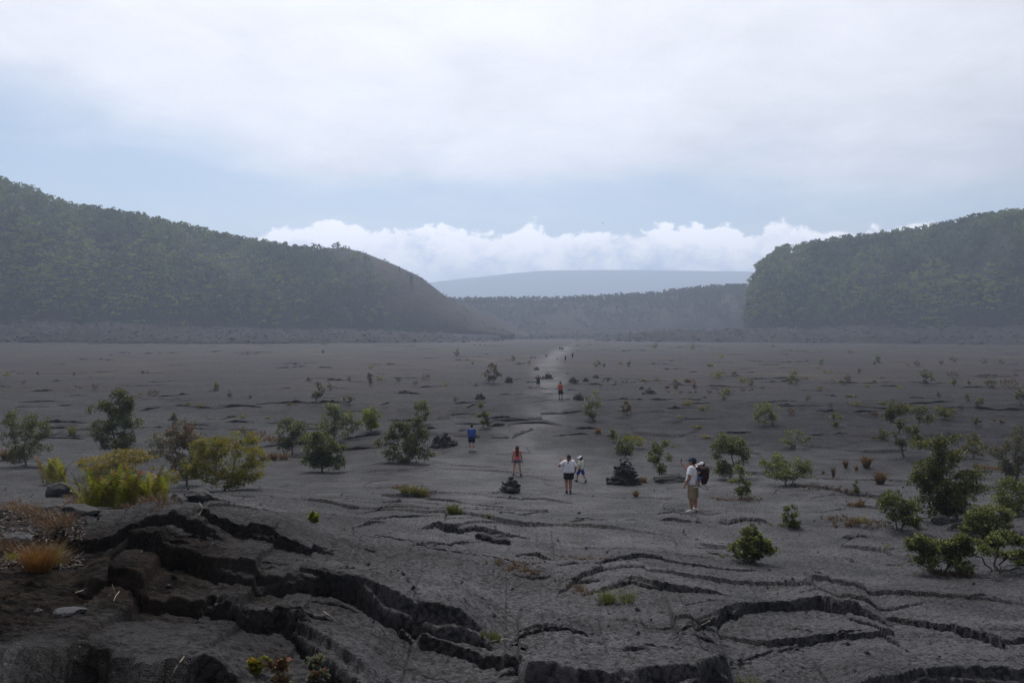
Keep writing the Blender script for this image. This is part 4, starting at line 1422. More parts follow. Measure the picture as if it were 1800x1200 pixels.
shrub(328, 852, 118, 74, 'dense', 'grey green shrub with red flowers left of the yellow green ohia', OHIA_GREY, 8, dens=.8, flowers=9, young=.2)
shrub(202, 812, 126, 84, 'open', 'tall airy ohia with a slim trunk above the fern clump', OHIA_DARK, 9, dens=1.0, flowers=2, name='ohia_tree', cat='tree',
      blobs=[(0, 0, .90, .18), (.12, 0, .80, .20), (-.15, 0, .72, .22), (.05, .1, .62, .2), (.30, 0, .55, .16), (-.28, 0, .46, .2), (.34, 0, .36, .17), (-.2, 0, .28, .18), (.18, 0, .22, .2)])
shrub(46, 818, 94, 82, 'open', 'dark branching ohia with a red flower at the left edge', OHIA_DARK, 10, dens=.8, flowers=2, lean=-.3)
shrub(283, 800, 44, 44, 'dense', 'small grey green shrub between the airy ohia and the red flowered shrub', OHIA_GREY, 11, dens=.6)
shrub(432, 786, 40, 28, 'tall', 'slim dull green shrub behind the yellow green ohia', OHIA_GREY, 12, dens=.6)
shrub(305, 748, 24, 22, 'dense', 'tiny yellowish shrub just above the red flowered shrub', OHIA_GREY, 13, dens=.7)
tuft(252, 798, 20, 46, 'ochre grass tuft behind the sword ferns', GRASS_OLIVE, 14)
tuft(130, 762, 26, 30, 'pale straw coloured plant left of the airy ohia', GRASS_OLIVE, 15, 60)
tuft(470, 808, 20, 82, 'brown dry grass patch in front of the dark green shrub', GRASS_DRY, 16)
tuft(14, 806, 34, 40, 'brown dry grass under the branching ohia at the left edge', GRASS_DRY, 17)
# left of centre
shrub(514, 796, 64, 60, 'round', 'dark green rounded shrub left of the pyramid shaped ohia', OHIA_DARK, 20, dens=1.1)
shrub(566, 829, 100, 76, 'cone', 'green pyramid shaped ohia bush growing in front of others', OHIA, 21, dens=1.35, name='ohia_tree', cat='tree')
shrub(586, 775, 70, 52, 'round', 'ohia shrub rising behind the pyramid shaped one', OHIA, 22, dens=.7)
shrub(612, 768, 38, 46, 'open', 'thin shrub between the pyramid shaped ohia and the bright round bush', OHIA, 23, dens=.6)
shrub(652, 758, 44, 37, 'dense', 'bright yellow green round bush', OHIA_BRIGHT, 24, dens=1.3)
shrub(716, 813, 78, 96, 'round', 'wide dark ohia with twisted trunk and low side branch left of the big cairn', OHIA_DARK, 25, dens=1.15, name='ohia_tree', cat='tree', lean=.35,
      blobs=[(-.05, 0, .74, .24), (-.30, 0, .60, .22), (.22, 0, .66, .22), (-.18, .1, .84, .16), (.12, 0, .86, .15), (.38, 0, .56, .12), (-.36, 0, .38, .16), (.48, 0, .22, .08), (-.25, 0, .25, .16), (.0, .2, .55, .2)])
tuft(700, 813, 14, 50, 'olive undergrowth at the foot of the wide dark ohia', GRASS_OLIVE, 26)
shrub(740, 745, 45, 32, 'round', 'small ohia poking up behind the wide dark ohia', OHIA, 27, dens=.8)
shrub(849, 751, 40, 24, 'tall', 'narrow dark shrub just behind the hiker in blue', OHIA, 28, dens=1.0)
shrub(867, 673, 32, 36, 'round', 'lone reddish tree with bare trunk left of the far cairns', OHIA_RUST, 29, dens=.7, name='ohia_tree', cat='tree')
shrub(556, 706, 44, 28, 'sparse', 'pale twiggy shrub on the far floor left of centre', OHIA_GREY, 30, dens=.45)
shrub(612, 710, 18, 20, 'open', 'small scrub right of the pale twiggy shrub', OHIA_GREY, 31, dens=.6)
shrub(650, 677, 22, 14, 'tall', 'small olive shrub far out left of centre', OHIA_GREY, 32, dens=.7)
tuft(664, 571 + 210, 16, 16, 'reddish tuft below the bright round bush', GRASS_DRY, 33)
tuft(726, 868, 22, 60, 'yellow green grass strip leading into a dark crack', GRASS_OLIVE, 34)
tuft(808, 898, 26, 36, 'yellow green grass tuft right of the grass strip', GRASS_GREEN, 35)
tuft(859, 908, 14, 12, 'tiny grass tuft below the low block cairn', GRASS_OLIVE, 36)
shrub(551, 918, 18, 17, 'dense', 'tiny yellow green seedling alone on bare crust', OHIA_BRIGHT, 37, dens=1.0, name='seedling', cat='seedling')
tuft(842, 931, 9, 26, 'green sprigs in the crack by the dark boulders', GRASS_GREEN, 38)
tuft(868, 926, 8, 18, 'small green sprigs right of the crack sprigs', GRASS_GREEN, 39)
# right of centre
shrub(1098, 806, 40, 40, 'dense', 'dark shrub standing right behind the rough cairn', OHIA, 40, dens=.9)
shrub(1078, 776, 22, 26, 'dense', 'small dark shrub left of the low yellowish bush', OHIA, 41, dens=.8)
shrub(1112, 787, 22, 46, 'low', 'low yellowish bush behind the rough cairn', OHIA_YELLOW, 42, dens=.9, young=.05)
tuft(1045, 760, 14, 20, 'rust coloured tuft by the low yellowish bush', GRASS_DRY, 43)
shrub(1160, 834, 64, 46, 'sparse', 'thin upright shrub between the rough cairn and the man', OHIA, 44, dens=.8)
shrub(1283, 840, 78, 74, 'round', 'leafy ohia with a bent trunk behind the man with the carrier', OHIA, 45, dens=.95, name='ohia_tree', cat='tree', lean=.2,
      blobs=[(-.05, 0, .82, .22), (.22, 0, .70, .22), (-.30, 0, .62, .18), (.38, 0, .48, .15), (.10, .1, .58, .18), (-.35, 0, .40, .12), (.30, 0, .30, .12)])
shrub(1304, 877, 58, 34, 'tall', 'upright shrub right of the man with the carrier', OHIA, 46, dens=1.0)
tuft(1118, 872, 18, 18, 'dry brown tuft below the rough cairn', GRASS_DRY, 47)
tuft(1140, 846, 16, 46, 'orange and green tufts at the base of the thin upright shrub', GRASS_DRY, 48)
shrub(1042, 738, 46, 30, 'sparse', 'sparse pale ohia beside the worn trail', OHIA, 49, dens=.75, name='ohia_tree', cat='tree')
shrub(1099, 728, 24, 20, 'dense', 'small rust brown bush on the open floor', OHIA_RUST, 50, dens=.9)
shrub(1386, 852, 60, 92, 'low', 'wide low spreading bush right of the upright shrub', OHIA, 51, dens=.8, stems=5)
shrub(1590, 802, 92, 80, 'open', 'tall ohia with twisted bare trunk and flat crown behind the big ohia', OHIA_DARK, 52, dens=.75, name='ohia_tree', cat='tree',
      blobs=[(-.25, 0, .88, .16), (.05, 0, .92, .14), (.32, 0, .84, .14), (.40, 0, .70, .10), (-.42, 0, .42, .09), (-.15, 0, .20, .14), (.15, 0, .45, .06)], lean=-.2)
shrub(1658, 914, 166, 150, 'round', 'big dark ohia with stacked leafy tiers, largest on the right', OHIA_DARK, 53, dens=.62, leaf_k=1.15, rc_k=.95, name='ohia_tree', cat='tree', stems=3, young=.12,
      blobs=[(.12, 0, .93, .11), (.14, 0, .82, .17), (-.12, 0, .70, .16), (.20, 0, .66, .19), (-.05, 0, .58, .18), (.08, .1, .52, .2), (-.30, 0, .38, .20), (-.08, .1, .40, .24), (.18, 0, .36, .22), (.38, 0, .36, .16), (.0, 0, .24, .24), (.30, 0, .22, .18), (-.2, 0, .26, .2), (0, 0, .14, .16)])
shrub(1580, 932, 72, 84, 'low', 'low dark bush at the left foot of the big ohia', OHIA, 54, dens=.7, stems=4)
shrub(1782, 842, 90, 74, 'open', 'thin stemmed airy ohia at the right edge', OHIA_GREY, 55, dens=.7, name='ohia_tree', cat='tree', stems=2)
shrub(1785, 905, 72, 84, 'dense', 'dense green bush at the right edge below the airy ohia', OHIA, 56, dens=.8)
shrub(1735, 948, 74, 104, 'low', 'light green spreading bush over the dark boulder at right', OHIA, 57, dens=.9, stems=3, young=.16)
shrub(1650, 1007, 74, 108, 'low', 'spreading grey green bush with dry twigs, lowest on the right slope', OHIA, 58, dens=.75, stems=5, young=.16)
shrub(1752, 1004, 74, 126, 'low', 'many stemmed bush with bare base near the right edge', OHIA, 59, dens=.7, stems=8, young=.16,
      blobs=[(-.38, 0, .72, .14), (-.15, 0, .66, .18), (.12, 0, .70, .16), (.38, 0, .66, .15), (.44, 0, .45, .1), (-.40, 0, .48, .12)])
shrub(1323, 987, 58, 68, 'dense', 'compact rounded bush with rusty shoots alone on the near slope', OHIA, 60, dens=1.2, stems=4, young=.12)
shrub(1320, 975, 54, 20, 'tall', 'rust brown shoots rising from the compact rounded bush', OHIA_RUST, 61, dens=.7)
shrub(1391, 926, 38, 34, 'sparse', 'small seedling tree with leafy top on a rusty mat', OHIA, 62, dens=1.1)
tuft(1372, 922, 9, 50, 'rusty mat of low growth under the small seedling tree', GRASS_OLIVE, 63)
shrub(1346, 747, 42, 42, 'open', 'scraggy shrub far out on the right floor', OHIA, 64, dens=.7)
shrub(1468, 749, 24, 24, 'open', 'small scrub right of the scraggy shrub', OHIA, 65, dens=.7)
shrub(1396, 787, 28, 40, 'sparse', 'tiny sparse shrub above the wide low bush', OHIA, 66, dens=.6)
shrub(1711, 805, 46, 38, 'round', 'small round topped shrub behind the big ohia', OHIA_GREY, 67, dens=.7)
shrub(1660, 737, 22, 36, 'dense', 'yellowish bush above the big ohia', OHIA_YELLOW, 68, dens=.9, young=.05)
shrub(1715, 748, 14, 22, 'dense', 'little pale shrub right of the yellowish bush', OHIA_GREY, 69, dens=.9)
shrub(1628, 674, 22, 24, 'round', 'small dark tree far out on the right', OHIA_DARK, 70, dens=.8)
shrub(1795, 712, 24, 30, 'dense', 'dull green bush at the right edge of the far floor', OHIA_GREY, 71, dens=.8)
for i, (px, py, h_, w_) in enumerate([(1465, 838, 34, 10), (1487, 822, 30, 12), (1524, 822, 30, 26), (1447, 832, 10, 8), (1505, 826, 12, 10)]):
    tuft(px, py, h_, w_, ['slim tall rust red grass tuft', 'straight rust red grass tuft', 'wide double rust red grass tuft', 'lowest short rust red tuft', 'short rust red tuft'][i] + ' among the red tufts right of the wide low bush', GRASS_DRY, 72 + i, group='rust red tufts on the right floor')
tuft(1500, 888, 16, 40, 'reddish grass around a seedling in front of the crack at right', GRASS_DRY, 78)
shrub(1504, 870, 24, 14, 'sparse', 'seedling at the crack right of the wide low bush', OHIA, 79, dens=1.0)
fern(1508, 918, 22, 20, 7, 'small yellow green fern on the rusty strip at right', .1, 80)
tuft(1500, 919, 12, 84, 'rusty strip of dry grass left of the low dark bush', GRASS_DRY, 81)
tuft(1545, 850, 30, 32, 'brown grass left of the big ohia', GRASS_DRY, 82)
fern(1556, 964, 14, 14, 4, 'tiny fern on bare crust below the low dark bush', .1, 83)
tuft(1455, 648 + 7, 8, 20, 'ochre tuft on the far right floor', GRASS_OLIVE, 84)
# foreground
tuft(1092, 1058, 38, 84, 'bright green grass spraying out of the hollow in the near crust', GRASS_GREEN, 90, 260, droop=.9)
tuft(1015, 1030, 8, 40, 'low dull grass left of the bright green spray', GRASS_OLIVE, 91)
tuft(878, 1128, 26, 40, 'green grass in the crack behind the wedge shaped slab', GRASS_GREEN, 92, 90)
tuft(848, 1122, 24, 12, 'thin upright grass blades left of the green crack grass', GRASS_GREEN, 93, 16)
tuft(1306, 1203, 40, 50, 'green grass at the bottom edge between two plates', GRASS_GREEN, 94, 60)
tuft(935, 990, 10, 60, 'rusty dry growth lining the long thin crack', GRASS_DRY, 95)
tuft(905, 1002, 10, 70, 'brown grass filling the middle of the long thin crack', GRASS_DRY, 96)
tuft(1010, 952, 6, 16, 'small olive sprig on the middle crust', GRASS_OLIVE, 97)
tuft(1268, 978, 8, 16, 'tiny olive sprig left of the compact rounded bush', GRASS_OLIVE, 98)
shrub(560, 1196, 62, 36, 'tall', 'pale leaved young shrub with orange tips at the bottom edge', PALE_LEAF, 99, dens=.16, name='seedling', cat='seedling', rc_k=.7, young=.12, leaf_k=.72)
shrub(492, 1204, 50, 40, 'sparse', 'red and green seedling at the bottom edge left of the pale leaved one', OHIA_RUST, 100, dens=.14, name='seedling', cat='seedling', leaf_k=.8)
shrub(452, 1184, 26, 26, 'sparse', 'orange leaved sprig leaning out at the bottom edge', OHIA_YELLOW, 101, dens=.2, name='seedling', cat='seedling', leaf_k=.8)
tuft(296, 1200, 52, 46, 'thin dark grass wisps on the shaded bottom ledge', GRASS_OLIVE, 102, 16)

# small plants dotted over the far floor: a handful of kinds, copied
KINDS = []
for i, (st, m_, lb, nm) in enumerate([
        ('dense', OHIA_GREY, 'small grey green shrub dotted on the open lava floor', 'small_shrub'), ('open', OHIA, 'small thin dark shrub dotted on the open lava floor', 'small_shrub'),
        ('low', OHIA_YELLOW, 'low yellowish bush dotted on the open lava floor', 'small_shrub'), ('sparse', OHIA_GREY, 'pale twiggy bush dotted on the open lava floor', 'small_shrub'),
        ('tall', OHIA, 'slim upright dark shrub dotted on the open lava floor', 'small_shrub'), ('low', OHIA_RUST, 'low rusty bush dotted on the open lava floor', 'small_shrub')]):
    wood, lv, cl = plant_parts(1.0, .5 if st == 'tall' else 1.1 if st != 'low' else 2.0, STYLE[st], 26, 16, 0.085, .13, 700 + i, 3, 1, .02)
    mb = wood
    nw = len(np.concatenate(mb.v))
    v = np.concatenate(mb.v + [lv[0]])
    f = mb.f + [tuple(q + nw) for q in lv[1]]
    o = mesh_obj(nm, v, f, [m_, BARK])
    mi = np.r_[np.ones(len(mb.f), np.int32), np.zeros(len(lv[1]), np.int32)]
    o.data.polygons.foreach_set('material_index', mi)
    set_attr(o, 'tint', np.r_[np.full(nw, .5), lv[2]])
    C.objects.unlink(o)
    KINDS.append((o, lb, 'small shrubs of the open floor'))
for i, (m_, lb) in enumerate([(GRASS_DRY, 'rust brown grass tuft dotted on the open lava floor'), (GRASS_OLIVE, 'ochre grass tuft dotted on the open lava floor')]):
    mb = MB(); r = np.random.default_rng(720 + i)
    for k_ in range(5):
        blades(mb, (r.uniform(-.7, .7), r.uniform(-.3, .3), 0), 26, .6, .5, r, .022, .6)
    o = mb.build('grass_tuft', m_, None, False, True)
    C.objects.unlink(o)
    KINDS.append((o, lb, 'grass tufts of the open floor'))
_r = np.random.default_rng(77)
SPOTS = []
for px, py, h_, k_ in [(12, 661, 12, 2), (42, 674, 8, 5), (66, 658, 8, 0), (130, 660, 8, 0), (166, 684, 12, 5), (246, 694, 8, 2), (268, 696, 14, 5), (352, 716, 12, 2), (330, 712, 10, 2), (380, 686, 20, 1), (404, 698, 14, 3), (425, 735, 12, 2),
                       (440, 700, 10, 3), (470, 735, 12, 7), (516, 604, 14, 1), (598, 600, 10, 1), (568, 622, 12, 4), (580, 685, 14, 0), (614, 668, 10, 0), (668, 668, 14, 2), (700, 670, 10, 0), (748, 668, 12, 5), (730, 676, 10, 0), (784, 678, 8, 2), (803, 626, 16, 3),
                       (902, 634, 12, 1), (960, 628, 10, 4), (1050, 644, 14, 1), (1062, 645, 10, 0), (1105, 644, 14, 0), (1152, 613, 12, 1), (1130, 669, 12, 7), (1155, 670, 10, 2), (1178, 681, 14, 6), (1200, 672, 18, 6), (1250, 644, 14, 7), (1262, 664, 18, 2), (1290, 662, 14, 0),
                       (1306, 672, 16, 2), (1320, 678, 16, 1), (1340, 682, 10, 7), (1275, 702, 20, 1), (1276, 690, 14, 2), (1395, 662, 16, 1), (1392, 676, 22, 1), (1400, 674, 14, 0), (1442, 684, 10, 2), (1463, 668, 8, 2), (1490, 672, 20, 0), (1480, 676, 12, 1), (1510, 655, 10, 1), (1543, 638, 16, 1), (1537, 642, 12, 4),
                       (1524, 681, 10, 2), (1497, 698, 14, 7), (1420, 704, 14, 0), (1580, 683, 10, 2), (1595, 642, 8, 2), (1655, 640, 10, 0), (1675, 636, 12, 1), (1677, 678, 20, 4), (1703, 676, 14, 4), (1742, 682, 22, 0), (1775, 682, 20, 5), (1700, 705, 16, 1), (1720, 716, 22, 0), (1690, 720, 12, 3), (1650, 698, 12, 3), (1792, 700, 20, 0), (1760, 640, 12, 1), (1444, 640, 12, 1),
                       (1290, 770, 14, 7), (1240, 770, 18, 7), (1225, 752, 14, 7), (1195, 735, 10, 2), (1420, 770, 10, 7), (1540, 770, 10, 6), (1610, 752, 12, 2), (1630, 745, 12, 7), (1755, 742, 14, 6), (1690, 770, 12, 0), (1000, 960 - 200, 6, 7), (930, 640, 8, 1)]:
    SPOTS.append((px, py, h_, k_))
for i in range(45):
    py = 604 + 150 * _r.random() ** 1.5
    px = _r.uniform(0, 1800) if _r.random() < .45 else _r.uniform(1020, 1800)
    if 900 < px < 1020: continue
    SPOTS.append((px, py, _r.uniform(5, 11) * (1 + (py - 600) / 200), int(_r.choice([0, 3, 2, 3, 5, 6, 7, 7, 2]))))
for px, py, h_, k_ in SPOTS:
    src, lb, gr = KINDS[k_]
    p = at(px, py)
    o = src.copy(); C.objects.link(o)
    o.location = p
    s = max(h_ * p.y / 1400, .15) * .85
    o.scale = (s * _r.uniform(.8, 1.3), s, s * _r.uniform(.85, 1.1))
    o.rotation_euler = (0, 0, _r.uniform(0, 6.28))
    zone = ['at the left edge', 'far left of the trail', 'left of the trail', 'close beside the trail', 'right of the trail', 'out on the right', 'near the right edge'][int(np.searchsorted([300, 600, 900, 1100, 1350, 1600], px))]
    dist = ['under the crater walls', 'on the far floor', 'in the middle distance', 'on the nearer floor'][int(np.searchsorted([625, 665, 705], py))]
    tag(o, lb.replace(' dotted on the open lava floor', '') + ' ' + dist + ', ' + zone, 'grass' if k_ > 5 else 'shrub', gr)

# short dry growth in the seams of the crust
mb = MB(); r = np.random.default_rng(31)
for ln, n, hh in [([(858, 986), (905, 995), (955, 1010)], 60, .09), ([(1382, 851), (1421, 857), (1481, 864), (1548, 876), (1600, 886)], 60, .16), ([(1460, 915), (1540, 917)], 45, .18), ([(20, 880), (60, 905), (120, 925)], 150, .24),
                  ([(0, 960), (60, 985), (130, 990)], 90, .22), ([(120, 862), (180, 885), (300, 890)], 160, .25), ([(690, 856), (752, 872)], 80, .16), ([(1000, 1026), (1060, 1050)], 30, .1), ([(1160, 690), (1240, 690), (1330, 684)], 26, .3),
                  ([(1040, 668), (1140, 672)], 16, .3), ([(1250, 876), (1330, 874)], 50, .14), ([(1640, 1006), (1690, 1008)], 60, .14), ([(980, 980), (1080, 984)], 40, .08), ([(430, 760), (560, 790)], 90, .25), ([(1720, 820), (1790, 830)], 60, .25)]:
    ps = [g_at(*q) for q in ln]
    for i in range(n):
        k_ = r.uniform(0, len(ps) - 1.001); j = int(k_); q = ps[j].lerp(ps[j + 1], k_ - j)
        x, y = q.x + r.normal(0, .10) * q.y / 20, q.y + r.normal(0, .22) * q.y / 20
        blades(mb, (x, y, float(gz(x, y)[0])), 7, hh, hh * .8, r, max(.004, y * .00038), .6)
tag(mb.build('dry_grass', GRASS_DRY, None, False, True), 'short rusty dry grass growing along the seams of the crust', None, None, 'stuff')
# ---------------------------------------------------------------- cairns and loose stones
def rock_mesh(shape, name='stone'):
    me = bpy.data.meshes.new(name)
    me.from_pydata([tuple(x) for x in shape[0]], [], shape[1]); me.materials.append(ROCK)
    return me


ROCK_ME = [rock_mesh(s) for s in ROCKS2]
ROCK_SM = [rock_mesh(s) for s in ROCKS]


def cairn(px, py, wpx, hpx, n, label, seed, parts=True, slabby=False, peak=.35):
    p = g_at(px, py)
    d = p.y
    w, h = wpx * d / 1400, hpx * d / 1400
    r = np.random.default_rng(seed + 500)
    root = None
    if parts:
        root = empty('cairn', p); tag(root, label, 'cairn', 'lava stone cairns marking the trail')
    mb = MB()
    for i in range(n):
        q = (i + .5) / n
        z = h * (1 - (1 - q) ** .42) * .95
        env = (1 - (z / h)) ** .85 * (1 - peak) + peak * (1 - z / h)
        a = r.uniform(0, 6.283); rr = w * .5 * env * math.sqrt(r.uniform(.25, 1))
        s = w * (.27 if slabby else .175) * r.uniform(.7, 1.35) * (1 - .25 * q)
        x, y = rr * math.cos(a), rr * math.sin(a) * .75
        zz = z + float(gz(p.x + x, p.y + y)[0] - p.z) * (1 - q) + s * .12
        rot = Euler((r.normal(0, .45), r.normal(0, .45), r.uniform(0, 6.28)))
        sc_ = (s * 1.35, s, s * r.uniform(.6, 1.0)) if slabby else (s * 1.25, s, s * r.uniform(.55, .9))
        if parts:
            o = link(bpy.data.objects.new('stone', ROCK_ME[r.integers(8)]), root)
            o.location = (x, y, zz); o.rotation_euler = rot; o.scale = sc_
        else:
            v, f = ROCKS[r.integers(8)]
            M = np.array(rot.to_matrix()) * np.array(sc_)
            mb.add(v @ M.T + np.array((x, y, zz)), f)
    if parts:
        # rubble core so no light shows through the pile
        k = np.linspace(0, 6.283, 13)[:-1]
        v = [(math.cos(t_) * w * .40 * (1 + .12 * math.sin(3 * t_)), math.sin(t_) * w * .30, -.1) for t_ in k] + [(math.cos(t_) * w * .2, math.sin(t_) * w * .14, h * .5 + .03 * math.sin(t_ * 5)) for t_ in k] + [(0, 0, h * .74)]
        f = [(i, (i + 1) % 12, 12 + (i + 1) % 12, 12 + i) for i in range(12)] + [(12 + i, 12 + (i + 1) % 12, 24) for i in range(12)]
        mesh_obj('stone', v, f, ROCK, root)
        return root
    o = mb.build('cairn', ROCK)
    o.location = p
    return tag(o, label, 'cairn', 'lava stone cairns marking the trail')


cairn(1097, 851, 64, 52, 105, 'tall rough cairn of black clinker in front of a dark shrub', 1, peak=.15)
cairn(897, 864, 47, 32, 16, 'squat cairn of big flat blocks below the girl in pink', 2, slabby=True, peak=.5)
cairn(780, 783, 50, 27, 85, 'broad cairn of many small stones left of the man in blue', 3, peak=.2)
cairn(843, 701, 25, 13, 26, 'low cairn with a knob on top left of the trail', 4)
cairn(895, 672, 21, 14, 26, 'cairn with an upright stone beside the lone reddish tree', 5)
cairn(963, 666, 27, 12, 30, 'wide cairn directly behind the hiker with outstretched arms', 6)
cairn(1017, 703, 25, 15, 28, 'pointed cairn right of the hiker in orange', 7)
cairn(1008, 672, 22, 13, 24, 'flat based cairn with a tall block, first of the three right of the trail', 8)
cairn(1030, 670, 16, 9, 16, 'small cairn in the middle of three right of the trail', 9)
cairn(1048, 664, 16, 8, 14, 'little cairn furthest right of three by the trail', 10)
cairn(943, 650, 14, 7, 12, 'small cairn left of the trail above the outstretched hiker', 11)
cairn(937, 630, 15, 6, 10, 'tiny low cairn with a bush behind it left of the trail', 12, False)
cairn(981, 632, 9, 6, 8, 'tiny cairn on the pale trail far out', 13, False)
cairn(1141, 692, 28, 12, 22, 'double heaped cairn in the broken crust right of the trail', 14)
cairn(1128, 684, 14, 8, 10, 'small heap behind the double heaped cairn', 15)
cairn(996, 658, 11, 4, 8, 'flat little cairn on the trail behind the three', 16, False)
for i, (px, py, w_) in enumerate([(984, 613, 6), (1010, 620, 5), (1017, 606, 5), (1022, 612, 5), (1003, 611, 6), (1004, 604, 5), (994, 608, 6), (1015, 616, 5)]):
    cairn(px, py, w_, w_ * .8, 6, 'speck of a cairn at the far end of the trail', 20 + i, False)


def boulder(px, py, wpx, hpx, label, seed, name='boulder'):
    p = g_at(px, py)
    w, h = wpx * p.y / 1400, hpx * p.y / 1400
    v, f = rock_shape(900 + seed, 3, 1.0)
    v = v / (np.abs(v).max(axis=0) * 2)
    v = v + .10 * np.stack([perlin(v[:, 0] * 6 + k_, v[:, 1] * 6 + v[:, 2] * 5, 60 + k_) for k_ in range(3)], -1)
    v[:, 2] = np.maximum(v[:, 2], -.32)
    v *= np.array((w, min(w * .7, 1.4), h * 1.3))
    v[:, 2] += h * .28
    o = mesh_obj(name, v, f, ROCK)
    o.location = p
    return tag(o, label, 'rock')


boulder(878, 953, 46, 16, 'dark rounded rock hump beside the crack in the middle crust', 1)
boulder(850, 947, 34, 12, 'smaller dark hump left of the rounded rock hump', 2)
boulder(1712, 924, 70, 22, 'dark boulder half hidden by the light green bush', 3)
boulder(1655, 922, 36, 18, 'dark rock left of the light green bush at right', 4)
boulder(105, 872, 46, 26, 'black rock lump left of the fern clump', 5)
boulder(140, 905, 70, 22, 'rough black rock at the left end of the upper ledge', 6)
boulder(1180, 845, 60, 12, 'low black slab block between the thin upright shrub and the man', 10)
boulder(345, 878, 56, 20, 'dark rock under the yellow green ohia', 7)
pr = make_rock('pale_stone', (0.018, 0.018, 0.020), (0.060, 0.060, 0.065), 9)
for args in [(28, 952, 62, 20, 'pale grey flat rock at the left edge by the orange tuft', 8), (124, 1078, 62, 12, 'pale crusted slab in the brown ledge at lower left', 9)]:
    boulder(*args).data.materials[0] = pr

# sticks and twigs
STICK = make_bark('bleached_wood', (0.16, 0.135, 0.10), (0.30, 0.26, 0.195))


def stick(pts, label, seed=0, rad=.012, fork=None):
    ps = [g_at(*q) + Vector((0, 0, .02)) for q in pts]
    o0 = ps[0].copy()
    mb = MB()
    mb.tube([p - o0 for p in ps], [rad * (1 - .4 * i / len(ps)) for i in range(len(ps))], 5)
    if fork:
        f_ = g_at(*fork) - o0 + Vector((0, 0, .12))
        mb.tube([ps[len(ps) // 2] - o0, f_], [rad * .7, rad * .3], 5)
    o = mb.build('stick', STICK, None, True)
    o.location = o0
    return tag(o, label, 'stick')


stick([(349, 908), (356, 900), (362, 896)], 'white forked twig on the black ledge', 1, .013, (351, 896))
stick([(569, 1077), (580, 1085), (588, 1092)], 'pale bent stick on the slope below the long ledge', 2, .006, (586, 1086))
stick([(868, 885), (880, 882)], 'short bleached stick below the low block cairn', 3, .02)
stick([(1232, 1102), (1248, 1096)], 'pale twig lying along the crack at right', 4, .010)
stick([(864, 1130), (892, 1125)], 'thin pale twig beside the crack grass', 5, .009)
stick([(40, 918), (85, 908), (125, 900)], 'long grey stick on the litter left of the upper ledge', 6, .013)
stick([(132, 1046), (146, 1040)], 'pale twig on the brown ledge', 7, .009)
stick([(1062, 858), (1072, 862)], 'small pale stick by the woman in white', 8, .018)
stick([(200, 1058), (204, 1050), (210, 1042)], 'bleached dead sprig standing under the lower ledge', 9, .006, (197, 1046))
stick([(300, 1196), (310, 1176), (324, 1158)], 'thin arching twig on the dark bottom ledge', 10, .006)

# grit and chips
mb = MB(); r = np.random.default_rng(41)
mp = MB()
for i in range(1500):
    y = 8 + 26 * r.random() ** 1.6
    x = r.uniform(-.68, .68) * y
    s = (.006 + .026 * r.random() ** 6) * (1 + y / 26)
    a = r.normal(size=(3, 3)) * .25 + np.eye(3)
    v = np.array([(1, 0, 0), (-1, 0, 0), (0, 1, 0), (0, -1, 0), (0, 0, 1), (0, 0, -.6)]) @ a * s + np.array((x, y, float(gz(x, y)[0]) + s * .4))
    (mp if r.random() < .045 else mb).add(v, [(0, 2, 4), (2, 1, 4), (1, 3, 4), (3, 0, 4), (2, 0, 5), (1, 2, 5), (3, 1, 5), (0, 3, 5)])
grit_o = mb.build('grit', LAVA)
set_attr(grit_o, 'near_crust', np.full(len(grit_o.data.vertices), .9))
tag(grit_o, 'loose black grit scattered over the near crust', None, None, 'stuff')
tag(mp.build('pale_chips', pr), 'pale chips scattered over the near crust', None, None, 'stuff')

# litter of twigs and reddish leaves on the left shoulder
mb = MB()
for i in range(1500):
    px, py = r.uniform(-20, 150) , r.uniform(868, 1000)
    p = g_at(px, py)
    a = r.uniform(0, 6.28); L_ = r.uniform(.02, .10)
    d = np.array((math.cos(a), math.sin(a), r.normal(0, .25))) * L_; s_ = np.array((-math.sin(a), math.cos(a), 0)) * r.uniform(.006, .018)
    c_ = np.array(p) + (0, 0, .015)
    mb.add([c_ - d - s_ * .3, c_ + s_, c_ + d, c_ - s_ + (0, 0, .01)], [(0, 1, 2, 3)], r.uniform(0, 1))
tag(mb.build('leaf_litter', make_leaf('litter', (0.035, 0.020, 0.015), (0.085, 0.052, 0.036), (0.11, 0.085, 0.065), .1), None, False, True), 'reddish leaf litter and twigs on the left shoulder', None, None, 'stuff')

